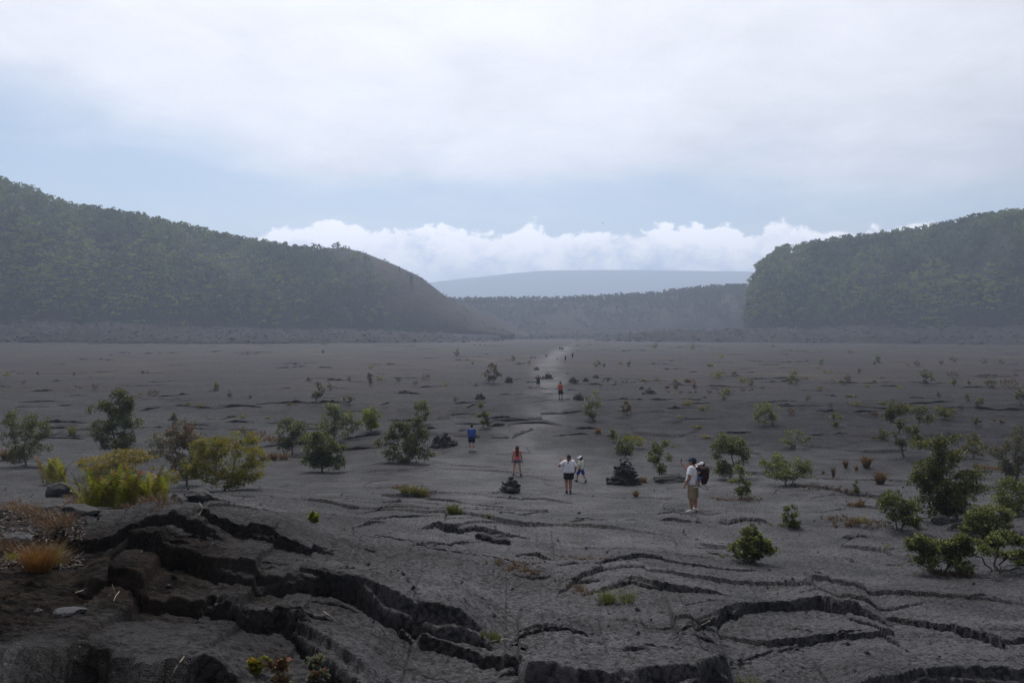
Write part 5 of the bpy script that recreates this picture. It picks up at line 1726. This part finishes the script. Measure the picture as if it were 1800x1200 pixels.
# bird over the crater
bp0 = at_depth(1060, 392, 150)
BIRD, _t, _b = new_mat('bird_feathers')
_b.inputs['Base Color'].default_value = (0.03, 0.03, 0.03, 1)
br = empty('bird', bp0, .4); tag(br, 'tiny dark bird gliding under the clouds', 'bird')
mb = MB()
mb.tube([(0, -.16, 0), (0, -.08, .01), (0, .04, .01), (0, .13, .015), (0, .18, .01)], [.012, .035, .042, .026, .006], 8)
mb.add([(-.03, -.15, 0), (.03, -.15, 0), (.06, -.27, 0), (-.06, -.27, 0)], [(0, 1, 2, 3)])
mb.build('body', BIRD, br, True)
for s in (-1, 1):
    mb = MB()
    xs = [.03, .14, .26, .36]; zt = [.02, .08, .09, .05]; ld = [.06, .075, .05, -.02]; tr2 = [-.07, -.06, -.06, -.08]
    top = [(s * x, l_, z) for x, l_, z in zip(xs, ld, zt)] + [(s * x, t2, z - .005) for x, t2, z in zip(xs, tr2, zt)]
    low = [(x, y, z - .008) for x, y, z in top]
    f = [(i, i + 1, i + 5, i + 4) for i in range(3)]
    mb.add(top + low, f + [tuple(q + 8 for q in reversed(g_)) for g_ in f] + [(0, 8, 9, 1), (1, 9, 10, 2), (2, 10, 11, 3), (3, 11, 15, 7), (4, 5, 13, 12), (5, 6, 14, 13), (6, 7, 15, 14)])
    mb.build('wing', BIRD, br)
# ---------------------------------------------------------------- people, as blended surfaces
def nets(Fv, o, h):
    """Naive surface nets of a sampled distance field."""
    s = Fv < 0
    c = s[:-1, :-1, :-1].astype(np.int8)
    tot = np.zeros(c.shape, np.int8)
    offs = [(i, j, k) for i in (0, 1) for j in (0, 1) for k in (0, 1)]
    nx, ny, nz_ = Fv.shape
    for (i, j, k) in offs:
        tot += s[i:nx - 1 + i, j:ny - 1 + j, k:nz_ - 1 + k]
    act = np.argwhere((tot > 0) & (tot < 8))
    cid = np.full(c.shape, -1, np.int64)
    cid[act[:, 0], act[:, 1], act[:, 2]] = np.arange(len(act))
    pos = np.zeros((len(act), 3)); cnt = np.zeros(len(act))
    for a in offs:
        for ax in range(3):
            if a[ax]: continue
            b = list(a); b[ax] = 1
            fa = Fv[act[:, 0] + a[0], act[:, 1] + a[1], act[:, 2] + a[2]]
            fb = Fv[act[:, 0] + b[0], act[:, 1] + b[1], act[:, 2] + b[2]]
            m = (fa < 0) != (fb < 0)
            t_ = np.where(m, fa / np.where(m, fa - fb, 1), 0)
            q = np.array(a, float)[None] + 0 * pos
            q[:, ax] = t_
            pos += q * m[:, None]; cnt += m
    V_ = (act + pos / cnt[:, None]) * h + o
    faces = []
    for ax in range(3):
        sl0 = [slice(None)] * 3; sl1 = [slice(None)] * 3
        sl0[ax] = slice(0, -1); sl1[ax] = slice(1, None)
        e = np.argwhere(s[tuple(sl0)] != s[tuple(sl1)])
        b, c2 = [q for q in range(3) if q != ax]
        lim = np.array(Fv.shape) - 1
        e = e[(e[:, b] > 0) & (e[:, c2] > 0) & (e[:, b] < lim[b]) & (e[:, c2] < lim[c2])]
        def cell(db, dc):
            q = e.copy(); q[:, b] -= db; q[:, c2] -= dc
            return cid[q[:, 0], q[:, 1], q[:, 2]]
        qd = np.stack([cell(1, 1), cell(0, 1), cell(0, 0), cell(1, 0)], -1)
        ins = s[e[:, 0], e[:, 1], e[:, 2]]
        flip = ins if ax != 1 else ~ins
        qd = np.where(flip[:, None], qd, qd[:, ::-1])
        faces.append(qd)
    return V_, np.concatenate(faces)


def sdf_mesh(name, prims, mat, parent, res, cuts=()):
    """prims: ('c', a, b, ra, rb, k) tapered capsules, ('e', centre, radii, k) ellipsoids; cuts: (point, normal) keep the side against the normal."""
    lo = np.full(3, 1e9); hi = -lo
    for p in prims:
        if p[0] == 'c':
            r_ = max(p[3], p[4])
            for q in (p[1], p[2]):
                lo = np.minimum(lo, np.array(q) - r_); hi = np.maximum(hi, np.array(q) + r_)
        else:
            lo = np.minimum(lo, np.array(p[1]) - np.array(p[2])); hi = np.maximum(hi, np.array(p[1]) + np.array(p[2]))
    lo -= 3.5 * res; hi += 3.5 * res
    n = np.ceil((hi - lo) / res).astype(int) + 1
    D = np.full(n, 1.0)
    ax = [lo[i] + res * np.arange(n[i]) for i in range(3)]
    for p in prims:
        k = p[5] if p[0] == 'c' else p[3]
        if p[0] == 'c':
            a, b = np.array(p[1], float), np.array(p[2], float)
            r_ = max(p[3], p[4]); l_, h_ = np.minimum(a, b) - r_ - k - 2 * res, np.maximum(a, b) + r_ + k + 2 * res
        else:
            l_, h_ = np.array(p[1]) - np.array(p[2]) - k - 2 * res, np.array(p[1]) + np.array(p[2]) + k + 2 * res
        i0 = np.clip(((l_ - lo) / res).astype(int), 0, n - 1); i1 = np.clip(((h_ - lo) / res).astype(int) + 2, 1, n)
        sl_ = tuple(slice(i0[i], i1[i]) for i in range(3))
        X, Y, Z = np.meshgrid(*[ax[i][i0[i]:i1[i]] for i in range(3)], indexing='ij')
        if p[0] == 'c':
            ba = b - a; L2 = ba @ ba + 1e-12
            t_ = np.clip(((X - a[0]) * ba[0] + (Y - a[1]) * ba[1] + (Z - a[2]) * ba[2]) / L2, 0, 1)
            d = np.sqrt((X - a[0] - t_ * ba[0]) ** 2 + (Y - a[1] - t_ * ba[1]) ** 2 + (Z - a[2] - t_ * ba[2]) ** 2) - (p[3] + (p[4] - p[3]) * t_)
        else:
            c_, r3 = p[1], p[2]
            k0 = np.sqrt(((X - c_[0]) / r3[0]) ** 2 + ((Y - c_[1]) / r3[1]) ** 2 + ((Z - c_[2]) / r3[2]) ** 2)
            k1 = np.sqrt(((X - c_[0]) / r3[0] ** 2) ** 2 + ((Y - c_[1]) / r3[1] ** 2) ** 2 + ((Z - c_[2]) / r3[2] ** 2) ** 2)
            d = k0 * (k0 - 1) / np.maximum(k1, 1e-6)
        o_ = D[sl_]
        hh = np.maximum(k - np.abs(o_ - d), 0) / max(k, 1e-6)
        D[sl_] = np.minimum(o_, d) - hh * hh * k * .25
    X, Y, Z = np.meshgrid(*ax, indexing='ij')
    for pt, nm in cuts:
        D = np.maximum(D, (X - pt[0]) * nm[0] + (Y - pt[1]) * nm[1] + (Z - pt[2]) * nm[2])
    v, f = nets(D, lo, res)
    return mesh_obj(name, v, f, mat, parent, True)


def cloth(name, col, col2=None):
    m, t, b = new_mat(name)
    tcn = t.nodes.new('ShaderNodeTexCoord')
    P = S(t, tcn.outputs['Object'])
    n = noise(t, P, 7, 4, 0.6, .6)
    c2 = col2 or tuple(x * .78 for x in col)
    t.links.new(mixc(t, n.ramp(.35, .65), c2, col).k, b.inputs['Base Color'])
    b.inputs['Roughness'].default_value = .9
    b.inputs['Specular IOR Level'].default_value = .2
    t.links.new(bump(t, n, .5, .03), b.inputs['Normal'])
    return m


SKIN = cloth('skin_fair', (0.46, 0.27, 0.20), (0.42, 0.24, 0.175))
SKIN2 = cloth('skin_tan', (0.36, 0.195, 0.135), (0.33, 0.175, 0.12))
HAIR_B = cloth('brown_hair', (0.085, 0.038, 0.022), (0.045, 0.02, 0.013))
HAIR_D = cloth('dark_hair', (0.018, 0.013, 0.012))
WHITE = cloth('white_cotton', (0.74, 0.74, 0.78), (0.66, 0.66, 0.72))
CREAM = cloth('cream_cotton', (0.62, 0.63, 0.55))
PINK = cloth('coral_cotton', (0.72, 0.20, 0.21), (0.60, 0.14, 0.16))
DENIM = cloth('denim', (0.085, 0.11, 0.22), (0.06, 0.075, 0.16))
NAVY = cloth('navy_cloth', (0.012, 0.015, 0.035))
CHAR = cloth('charcoal_cloth', (0.022, 0.022, 0.030))
BLUE = cloth('royal_blue_cotton', (0.022, 0.085, 0.33), (0.016, 0.065, 0.26))
BLUE2 = cloth('blue_shorts_cloth', (0.030, 0.060, 0.27))
KHAKI = cloth('khaki_cotton', (0.30, 0.235, 0.155), (0.22, 0.17, 0.105))
ORANGE = cloth('orange_cotton', (0.44, 0.085, 0.040))
MAROON = cloth('maroon_nylon', (0.055, 0.014, 0.018), (0.03, 0.010, 0.012))
BLACK = cloth('black_nylon', (0.010, 0.010, 0.011))
SHOE_W = cloth('pale_shoe', (0.55, 0.52, 0.50))
SHOE_D = cloth('dark_shoe', (0.018, 0.018, 0.020))
CAPBLUE = cloth('navy_cap', (0.020, 0.040, 0.085))
METAL, _t, _b = new_mat('grey_frame'); _b.inputs['Base Color'].default_value = (.06, .06, .065, 1); _b.inputs['Metallic'].default_value = .8; _b.inputs['Roughness'].default_value = .4
EYE, _t, _b = new_mat('eye_dark'); _b.inputs['Base Color'].default_value = (.02, .015, .012, 1); _b.inputs['Roughness'].default_value = .2
LIP, _t, _b = new_mat('lip'); _b.inputs['Base Color'].default_value = (.30, .10, .09, 1)


def unit(v):
    v = np.array(v, float)
    return v / np.linalg.norm(v)


def person(loc, rz, H, label, legs, arms, skin, top=None, bottom=None, shoes=SHOE_D, hair=None, hair_style='short', cap=None, cap_yaw=0.0, group=None,
           girth=1.0, head_k=1.0, lean=0.0, nod=0.0, yaw=0.0, res=.012, tank=False, short_to=.75, sleeve=.55, hem=.50, zp=None, shirt_k=1.0, loose=1.0, fist=(False, False), fingers=True):
    """legs: ((thigh dir, shin dir), ...) left then right; arms: ((upper dir, fore dir), ...); facing +Y. Returns (root, joints)."""
    root = empty('person', loc, rz)
    tag(root, label, 'person', group)
    A = lambda *q: np.array(q, float)
    hipw, shw = .056 * H * (.9 + .1 * girth), .112 * H * (.8 + .2 * girth)
    tl, sl2, ul, fl = .245 * H, .235 * H, .170 * H, .148 * H
    J = {}
    low = []
    for s, (th, sh) in zip((-1, 1), legs):
        hp = A(s * hipw, 0, 0); kn = hp + unit(th) * tl; an = kn + unit(sh) * sl2
        J['hip%d' % s], J['knee%d' % s], J['ankle%d' % s] = hp, kn, an
        low.append(an[2])
    z0 = (.042 * H - min(low)) if zp is None else zp
    for k_ in list(J): J[k_] = J[k_] + A(0, 0, z0)
    def up(z, y=0, x=0):                                  # torso point at height z above the hips, leaning forward
        return A(x, y + math.sin(lean) * z, z0 + math.cos(lean) * z)
    chest, waist, pel = up(.205 * H), up(.10 * H), up(.015 * H)
    neck = up(.320 * H, .004 * H)
    hd = up(.400 * H, .012 * H + math.sin(nod) * .03 * H) + A(0, 0, .012 * H * (head_k - 1) * 4)
    body = [('e', chest, A(.100 * girth, .068 * girth, .125) * H, .05 * H), ('e', waist, A(.084 * girth, .062 * girth, .11) * H, .06 * H), ('e', pel, A(.092 * girth, .074 * girth, .085) * H, .05 * H),
            ('c', up(.285 * H, 0, -shw * .8), up(.285 * H, 0, shw * .8), .040 * H, .040 * H, .05 * H), ('c', up(.27 * H), neck + A(0, 0, .03 * H), .040 * H, .030 * H, .04 * H)]
    hr = A(.052, .064, .068) * H * head_k
    fw = A(math.sin(-yaw), math.cos(-yaw), -math.sin(nod)); fw = unit(fw)
    sd_ = unit(np.cross(fw, A(0, 0, 1)))
    body += [('e', hd, hr, .02 * H), ('e', hd + fw * .022 * H * head_k - A(0, 0, .038 * H * head_k), A(.036, .038, .030) * H * head_k, .03 * H),
             ('c', hd + fw * .060 * H * head_k + A(0, 0, .004 * H), hd + fw * .073 * H * head_k - A(0, 0, .016 * H), .006 * H, .010 * H, .012 * H)]
    for s in (-1, 1):
        body.append(('e', hd + sd_ * s * .053 * H * head_k, A(.010, .016, .018) * H * head_k, .01 * H))
    for s, (th, sh), (ua, fa), fi in zip((-1, 1), legs, arms, fist):
        hp, kn, an = J['hip%d' % s], J['knee%d' % s], J['ankle%d' % s]
        shd = unit(sh)
        toe = unit(A(s * .18, 1, 0) + A(0, 0, -.25) * 0)
        foot_dir = unit(toe - shd * (toe @ shd) * .75)
        body += [('c', hp, kn, .056 * H * girth ** .6, .037 * H, .05 * H), ('c', kn, kn + (an - kn) * .4 - toe * .006 * H, .036 * H, .037 * H, .03 * H), ('c', kn + (an - kn) * .35, an, .036 * H, .021 * H, .02 * H),
                 ('c', an - A(0, 0, .012 * H), an + foot_dir * .085 * H - A(0, 0, .022 * H), .020 * H, .015 * H, .015 * H)]
        J['toe%d' % s] = foot_dir
        sp = up(.280 * H, 0, s * shw)
        el_ = sp + unit(ua) * ul; wr = el_ + unit(fa) * fl
        J['sh%d' % s], J['el%d' % s], J['wr%d' % s] = sp, el_, wr
        body += [('c', sp, el_, .034 * H * girth ** .5, .026 * H, .03 * H), ('c', el_, wr, .027 * H, .0175 * H, .015 * H)]
        f_ = unit(fa); inn = unit(np.cross(f_, A(0, 1, 0)) * 1.0 if abs(f_[1]) < .9 else np.cross(f_, A(0, 0, 1)))
        pn = unit(np.cross(inn, f_))                       # palm normal, roughly
        pc = wr + f_ * .028 * H
        body.append(('c', wr, wr + f_ * .045 * H, .016 * H, .018 * H, .012 * H))
        body += [('c', pc + inn * .008 * H, pc + inn * .011 * H + f_ * .018 * H, .013 * H, .012 * H, .01 * H), ('c', pc - inn * .008 * H, pc - inn * .011 * H + f_ * .018 * H, .013 * H, .012 * H, .01 * H)]
        if fingers:
            curl = 1.5 if fi else .55
            for q, ln in zip((-1.5, -.5, .5, 1.5), (.036, .044, .046, .040)):
                b0 = wr + f_ * .052 * H + inn * q * .0125 * H
                d1 = unit(f_ * math.cos(curl * .5) + pn * math.sin(curl * .5)); d2 = unit(f_ * math.cos(curl * 1.4) + pn * math.sin(curl * 1.4))
                b1 = b0 + d1 * ln * H * .5; b2 = b1 + d2 * ln * H * .5
                body += [('c', b0, b1, .0062 * H, .0058 * H, .004 * H), ('c', b1, b2, .0058 * H, .0050 * H, .003 * H)]
            t0_ = wr + f_ * .018 * H + inn * .020 * H * s * -1
            d_t = unit(f_ * .75 + inn * -s * .7 + pn * .35)
            body += [('c', t0_, t0_ + d_t * .026 * H, .0075 * H, .0066 * H, .006 * H), ('c', t0_ + d_t * .026 * H, t0_ + unit(d_t + f_ * .5) * .048 * H, .0066 * H, .0055 * H, .003 * H)]
        J['hand%d' % s] = wr + f_ * .065 * H
        # shoe
        hl = an - foot_dir * .022 * H - A(0, 0, .020 * H)
        te = an + foot_dir * .092 * H - A(0, 0, .024 * H)
        sdf_mesh('shoe', [('c', hl, te, .024 * H, .022 * H, .01 * H), ('c', an - A(0, 0, .012 * H), an + foot_dir * .05 * H - A(0, 0, .016 * H), .026 * H, .024 * H, .015 * H), ('c', an, an - shd * .012 * H, .026 * H, .025 * H, .01 * H)],
                 shoes, root, min(res, .012), [((an - A(0, 0, .041 * H)), A(0, 0, -1))] if zp is None and abs(shd[2]) > .93 else ())
    sdf_mesh('body', body, skin, root, res)
    for s in (-1, 1):
        e = sdf_mesh('eye', [('e', hd + fw * .0585 * H * head_k + sd_ * s * .021 * H * head_k + A(0, 0, .008 * H), A(.007, .007, .005) * H * head_k, .001)], EYE, root, max(res * .35, .0025))
    sdf_mesh('mouth', [('c', hd + fw * .0555 * H * head_k + sd_ * -.014 * H - A(0, 0, .034 * H * head_k), hd + fw * .0555 * H * head_k + sd_ * .014 * H - A(0, 0, .034 * H * head_k), .0045 * H, .0045 * H, .001)], LIP, root, max(res * .35, .0025))
    ez = .010 * H * loose
    if top:
        tp = [('e', chest, A(.100 * girth, .070 * girth, .125) * H * 1.0 + ez, .05 * H), ('e', waist, A(.090 * girth, .066 * girth, .11) * H + ez * 1.2, .06 * H), ('e', up(.03 * H), A(.096 * girth, .076 * girth, .08) * H + ez * 1.2, .05 * H)]
        tp.append(('c', up(.285 * H, 0, -shw * (.55 if tank else .85)), up(.285 * H, 0, shw * (.55 if tank else .85)), .034 * H + ez, .034 * H + ez, .05 * H))
        cuts = [(up((hem - .53) * H), A(0, -math.sin(lean), -1)), (up(.318 * H), A(0, 0, 1))]
        sdf_mesh('shirt', tp, top, root, res, cuts)
        if not tank:
            for s, (ua, fa) in zip((-1, 1), arms):
                sp = J['sh%d' % s]; d_ = unit(ua); e_ = sp + d_ * ul * sleeve
                sdf_mesh('sleeve', [('c', sp - d_ * .01 * H - A(s * .012 * H, 0, 0), e_ + d_ * .04 * H, .040 * H * girth ** .5 + ez * .5, .036 * H + ez, .01 * H)], top, root, res, [(e_, d_)])
    if bottom:
        bt = [('e', up(.02 * H), A(.095 * girth, .077 * girth, .085) * H + ez, .04 * H)]
        for s, (th, sh) in zip((-1, 1), legs):
            hp, kn, an = J['hip%d' % s], J['knee%d' % s], J['ankle%d' % s]
            tot = short_to
            e_ = hp + (kn - hp) * min(tot, 1.0)
            if tot > 1.0: e_ = kn + (an - kn) * (tot - 1.0)
            d_ = unit(e_ - hp)
            lg = [('c', hp + A(0, 0, .01 * H), e_ + d_ * .05 * H, .062 * H * girth ** .6 + ez * .4, .046 * H + ez * 1.5, .02 * H)]
            sdf_mesh('trouser_leg', lg, bottom, root, res, [(e_, d_)])
        sdf_mesh('waistband', bt, bottom, root, res, [(up(.055 * H), A(0, 0, 1)), (up(-.055 * H), A(0, 0, -1))])
    if hair:
        hp_ = [('e', hd - fw * .008 * H * head_k + A(0, 0, .008 * H), hr * 1.10, .01)]
        cuts = [(hd + fw * .030 * H * head_k, unit(fw * .8 + A(0, 0, -.75)))]
        if hair_style == 'short':
            cuts.append((hd - A(0, 0, .035 * H), A(0, 0, -1)))
        if hair_style == 'long':
            b_ = hd - fw * .045 * H * head_k
            for q in (-1, 0, 1):
                hp_.append(('c', b_ + sd_ * q * .024 * H, b_ + sd_ * q * .034 * H - A(0, .064 * H, (.225 + .035 * (q == 0)) * H), .040 * H, .024 * H, .03 * H))
            cuts = [(hd + fw * .028 * H * head_k, unit(fw))]
        if hair_style == 'tail':
            b_ = hd - fw * .062 * H * head_k + A(0, 0, .008 * H)
            m_ = b_ - A(.030 * H, .034 * H, .075 * H); hp_ += [('e', b_, A(.018, .018, .018) * H, .01 * H), ('c', b_, m_, .016 * H, .017 * H, .01 * H), ('c', m_, m_ - A(.012 * H, .014 * H, .085 * H), .017 * H, .006 * H, .01 * H)]
            cuts = []
            hp_[0] = ('e', hd - fw * .014 * H * head_k + A(0, 0, .012 * H), hr * 1.06, .01)
        sdf_mesh('hair', hp_, hair, root, res, cuts)
    if cap:
        cf = unit(A(math.sin(-yaw - cap_yaw), math.cos(-yaw - cap_yaw), 0))
        ct = hd + A(0, 0, .014 * H * head_k)
        co = sdf_mesh('cap', [('e', ct, hr * A(1.14, 1.12, 1.0) + A(0, 0, .004), .002)], cap, root, res * .8, [(ct + A(0, 0, .004 * H), A(0, 0, -1))])
        sdf_mesh('brim', [('e', ct + cf * .080 * H * head_k + A(0, 0, .010 * H), A(.050, .050, .010) * H * head_k, .002), ('e', ct + cf * .060 * H * head_k + A(0, 0, .012 * H), A(.052, .040, .009) * H * head_k, .004)], cap, co, res * .7)
    return root, J


def spot(px, py, hpx):
    p = g_at(px, py)
    return p, hpx * p.y / 1400


def to_world(root, v):
    bpy.context.view_layer.update()
    return root.matrix_basis @ Vector(v)


# the man with a child on his back, photographing with a phone
p, H = spot(1218, 899, 96)
RZ = R(62)
man, J = person(p, RZ, H, 'man in white t-shirt and khaki shorts holding up a phone, child carrier on his back', (((-.10, .05, -1), (-.02, -.06, -1)), ((.12, -.04, -1), (.04, -.08, -1))),
                (((-.18, .22, -1), (-.02, .55, -1)), ((.22, .62, -.45), (-.02, .70, .85))), SKIN2, WHITE, KHAKI, SHOE_W, HAIR_D, 'short', CAPBLUE, girth=1.36, res=.0105, short_to=1.12, sleeve=.62, hem=.50, loose=1.5, fist=(True, True), yaw=-.1)
hw = to_world(man, J['hand1'])
ph = empty('phone', hw, RZ); tag(ph, 'dark phone held up in the hand of the man with the carrier', 'phone')
import bmesh
def round_box(name, size, loc, mat, parent, bev=.01, seg=2, rot=(0, 0, 0)):
    bm = bmesh.new(); bmesh.ops.create_cube(bm, size=1.0)
    for v in bm.verts: v.co = Vector((v.co.x * size[0], v.co.y * size[1], v.co.z * size[2]))
    bmesh.ops.bevel(bm, geom=list(bm.edges), offset=bev, segments=seg, affect='EDGES', profile=.6)
    me = bpy.data.meshes.new(name); bm.to_mesh(me); bm.free(); me.materials.append(mat)
    o = link(bpy.data.objects.new(name, me), parent); o.location = loc; o.rotation_euler = rot
    return o
round_box('case', (.080, .011, .160), (0, .0, .055), BLACK, ph, .005)
round_box('screen', (.070, .002, .146), (0, -.0065, .055), EYE, ph, .0008, 1)
round_box('camera_bump', (.026, .005, .030), (.02, .008, .11), BLACK, ph, .002, 1)
# carrier on the man's back (local -Y), as a thing of its own
k = H / 1.76
cr = empty('child_carrier', p, RZ); tag(cr, 'dark maroon framed child carrier backpack on the back of the man in khaki shorts', 'backpack')
zb = 1.09 * k
def cpt(x, y, z): return (x * k, y * k, zb + z * k)
def cps(x, y, z): return (x * k, y * k, zb + (z - .085) * k)
sdf_mesh('seat_pack', [('e', cpt(0, -.42, .14), np.array((.155, .10, .20)) * k, .05), ('e', cpt(0, -.44, .30), np.array((.165, .085, .12)) * k, .06), ('e', cpt(0, -.36, -.06), np.array((.13, .10, .12)) * k, .06)], MAROON, cr, .012)
sdf_mesh('back_panel', [('c', cpt(-.07, -.185, .0), cpt(-.07, -.185, .36), .045 * k, .04 * k, .05), ('c', cpt(.07, -.185, .0), cpt(.07, -.185, .36), .045 * k, .04 * k, .05)], BLACK, cr, .012)
for s in (-1, 1):
    mb = MB(); mb.tube([cpt(s * .14, -.20, .42), cpt(s * .15, -.22, 0), cpt(s * .15, -.25, -.22), cpt(s * .14, -.44, -.30), cpt(s * .15, -.52, -.26)], .011 * k, 8); mb.build('frame', METAL, cr, True)
    sdf_mesh('shoulder_strap', [('c', cps(s * .10, -.17, .40), cps(s * .125, .0, .47), .034 * k, .034 * k, .02), ('c', cps(s * .125, .0, .47), cps(s * .135, .13, .33), .034 * k, .030 * k, .02), ('c', cps(s * .135, .13, .33), cps(s * .165, .06, .08), .028 * k, .018 * k, .02), ('c', cps(s * .165, .06, .08), cps(s * .15, -.14, .0), .018 * k, .018 * k, .02)], BLACK, cr, .011)
sdf_mesh('hip_belt', [('c', cps(.16 * math.cos(a), -.02 + .16 * math.sin(a), -.03), cps(.16 * math.cos(a + .5), -.02 + .16 * math.sin(a + .5), -.03), .042 * k, .042 * k, .02) for a in np.linspace(0, 5.8, 12)], NAVY, cr, .012)
mb = MB(); mb.tube([cpt(-.14, -.50, -.30), cpt(.0, -.53, -.31), cpt(.14, -.50, -.30)], .010 * k, 8); mb.build('kickstand', METAL, cr, True)
# the child sits in the carrier
cw = to_world(man, (0, -.30 * k, zb + .03 * k))
kid, _ = person(cw, RZ + .1, .90 * k, 'small child in white cap riding in the carrier on the man\'s back', (((-.45, .70, -.35), (-.05, -.10, -1)), ((.45, .70, -.35), (.05, -.10, -1))),
                (((-.25, .55, -.8), (.10, .9, .1)), ((.25, .55, -.8), (-.10, .9, .1))), SKIN, NAVY, DENIM, SHOE_W, HAIR_B, 'short', WHITE, girth=1.15, head_k=1.42, res=.009, zp=.04, short_to=.8, nod=.1)

# the woman in white
p, H = spot(1000, 866, 68)
person(p, R(4), H, 'woman in loose white t-shirt and dark shorts walking away, one hand raised to her head', (((-.04, .10, -1), (.03, -.32, -1)), ((-.05, .02, -1), (-.03, -.03, -1))),
       (((-.75, .15, -.55), (.30, .25, .95)), ((.42, -.05, -1), (-.10, .62, -.75))), SKIN2, WHITE, CHAR, SHOE_D, HAIR_B, 'tail', girth=1.18, res=.0105, short_to=.62, sleeve=.72, hem=.545, loose=2.3)
# the boy
p, H = spot(1021, 846, 45)
person(p, R(48), H, 'boy in white cap, pale t-shirt and blue shorts striding beside the woman', (((-.05, .52, -1), (-.02, .12, -1)), ((.06, -.34, -1), (.02, -.62, -1))),
       (((-.25, -.25, -1), (-.1, .35, -1)), ((.25, .30, -1), (0, .75, -.7))), SKIN, CREAM, BLUE2, SHOE_D, HAIR_D, 'short', WHITE, girth=1.02, head_k=1.22, res=.0105, short_to=.92, sleeve=.6, loose=1.5)
# the girl
p, H = spot(909, 835, 53)
person(p, R(0), H, 'girl with long brown hair in coral tank top and denim shorts walking away', (((-.16, .16, -1), (-.12, -.22, -1)), ((.14, -.08, -1), (.16, -.16, -1))),
       (((-.22, .05, -1), (-.12, .18, -1)), ((.22, -.05, -1), (.10, .16, -1))), SKIN, PINK, DENIM, SHOE_D, HAIR_B, 'long', girth=.92, res=.0105, tank=True, short_to=.36, hem=.50, loose=1.3)
# the man in blue
p, H = spot(829, 791, 45)
person(p, R(-6), H, 'man in royal blue t-shirt and navy shorts walking away with head bowed', (((-.06, .12, -1), (-.03, -.12, -1)), ((.08, -.04, -1), (.03, -.10, -1))),
       (((-.30, -.02, -1), (.15, .72, -.5)), ((.30, -.02, -1), (-.15, .72, -.5))), SKIN, BLUE, NAVY, SHOE_W, HAIR_D, 'short', girth=1.18, res=.014, short_to=.82, sleeve=.7, loose=1.7, nod=.6, lean=.06)
# hikers further out
p, H = spot(985, 702, 32)
person(p, R(-35), H, 'hiker in orange top and navy shorts facing the pointed cairn', (((-.04, .02, -1), (-.02, -.05, -1)), ((.08, .28, -1), (.05, -.18, -1))),
       (((-.25, .05, -1), (.05, .8, -.2)), ((.25, .05, -1), (-.05, .8, .1))), SKIN2, ORANGE, NAVY, SHOE_D, HAIR_D, 'short', girth=1.08, res=.02, tank=True, short_to=.95, fingers=False)
p, H = spot(946, 684, 25)
person(p, R(8), H, 'hiker in long navy shirt with an arm stretched out, by the wide cairn', (((-.06, .05, -1), (-.03, -.06, -1)), ((.08, -.02, -1), (.02, -.06, -1))),
       (((-.85, .25, .05), (.2, .4, .9)), ((.95, .1, .05), (.98, .1, .0))), SKIN, NAVY, NAVY, SHOE_W, HAIR_D, 'short', girth=1.08, res=.022, short_to=.6, hem=.44, fingers=False)
p, H = spot(1220, 687, 20)
person(p, R(20), H, 'distant hiker with reddish bare shoulders and dark shorts out on the right floor', (((-.06, .12, -1), (-.03, -.10, -1)), ((.08, -.02, -1), (.02, -.10, -1))),
       (((-.4, .3, -1), (.2, .8, -.2)), ((.5, .2, -1), (.2, .6, -.2))), SKIN2, None, DENIM, SHOE_W, HAIR_D, 'short', girth=1.1, res=.025, short_to=1.0, fingers=False)
for i, (px, py, h_, c_) in enumerate([(984, 617, 6, NAVY), (987.5, 617, 6, CHAR), (990.5, 616, 5, WHITE), (1006.5, 631, 6.5, CHAR), (994, 637, 5, NAVY)]):
    p, H = spot(px, py, h_)
    H = max(H, 1.6)
    person(p, R(10 * i), H, ['speck of a hiker in navy, left of a trio at the end of the trail', 'speck of a hiker in grey in the middle of the trio', 'speck of a hiker in white, right of the trio', 'lone far hiker in grey right of the trail', 'lone far hiker in navy on the trail'][i],
           (((-.06, .2, -1), (-.03, -.10, -1)), ((.08, -.12, -1), (.02, -.2, -1))), (((-.25, 0, -1), (-.1, .2, -1)), ((.25, 0, -1), (.1, .2, -1))), SKIN, c_, NAVY, SHOE_D, HAIR_D, 'short', res=.034, fingers=False)
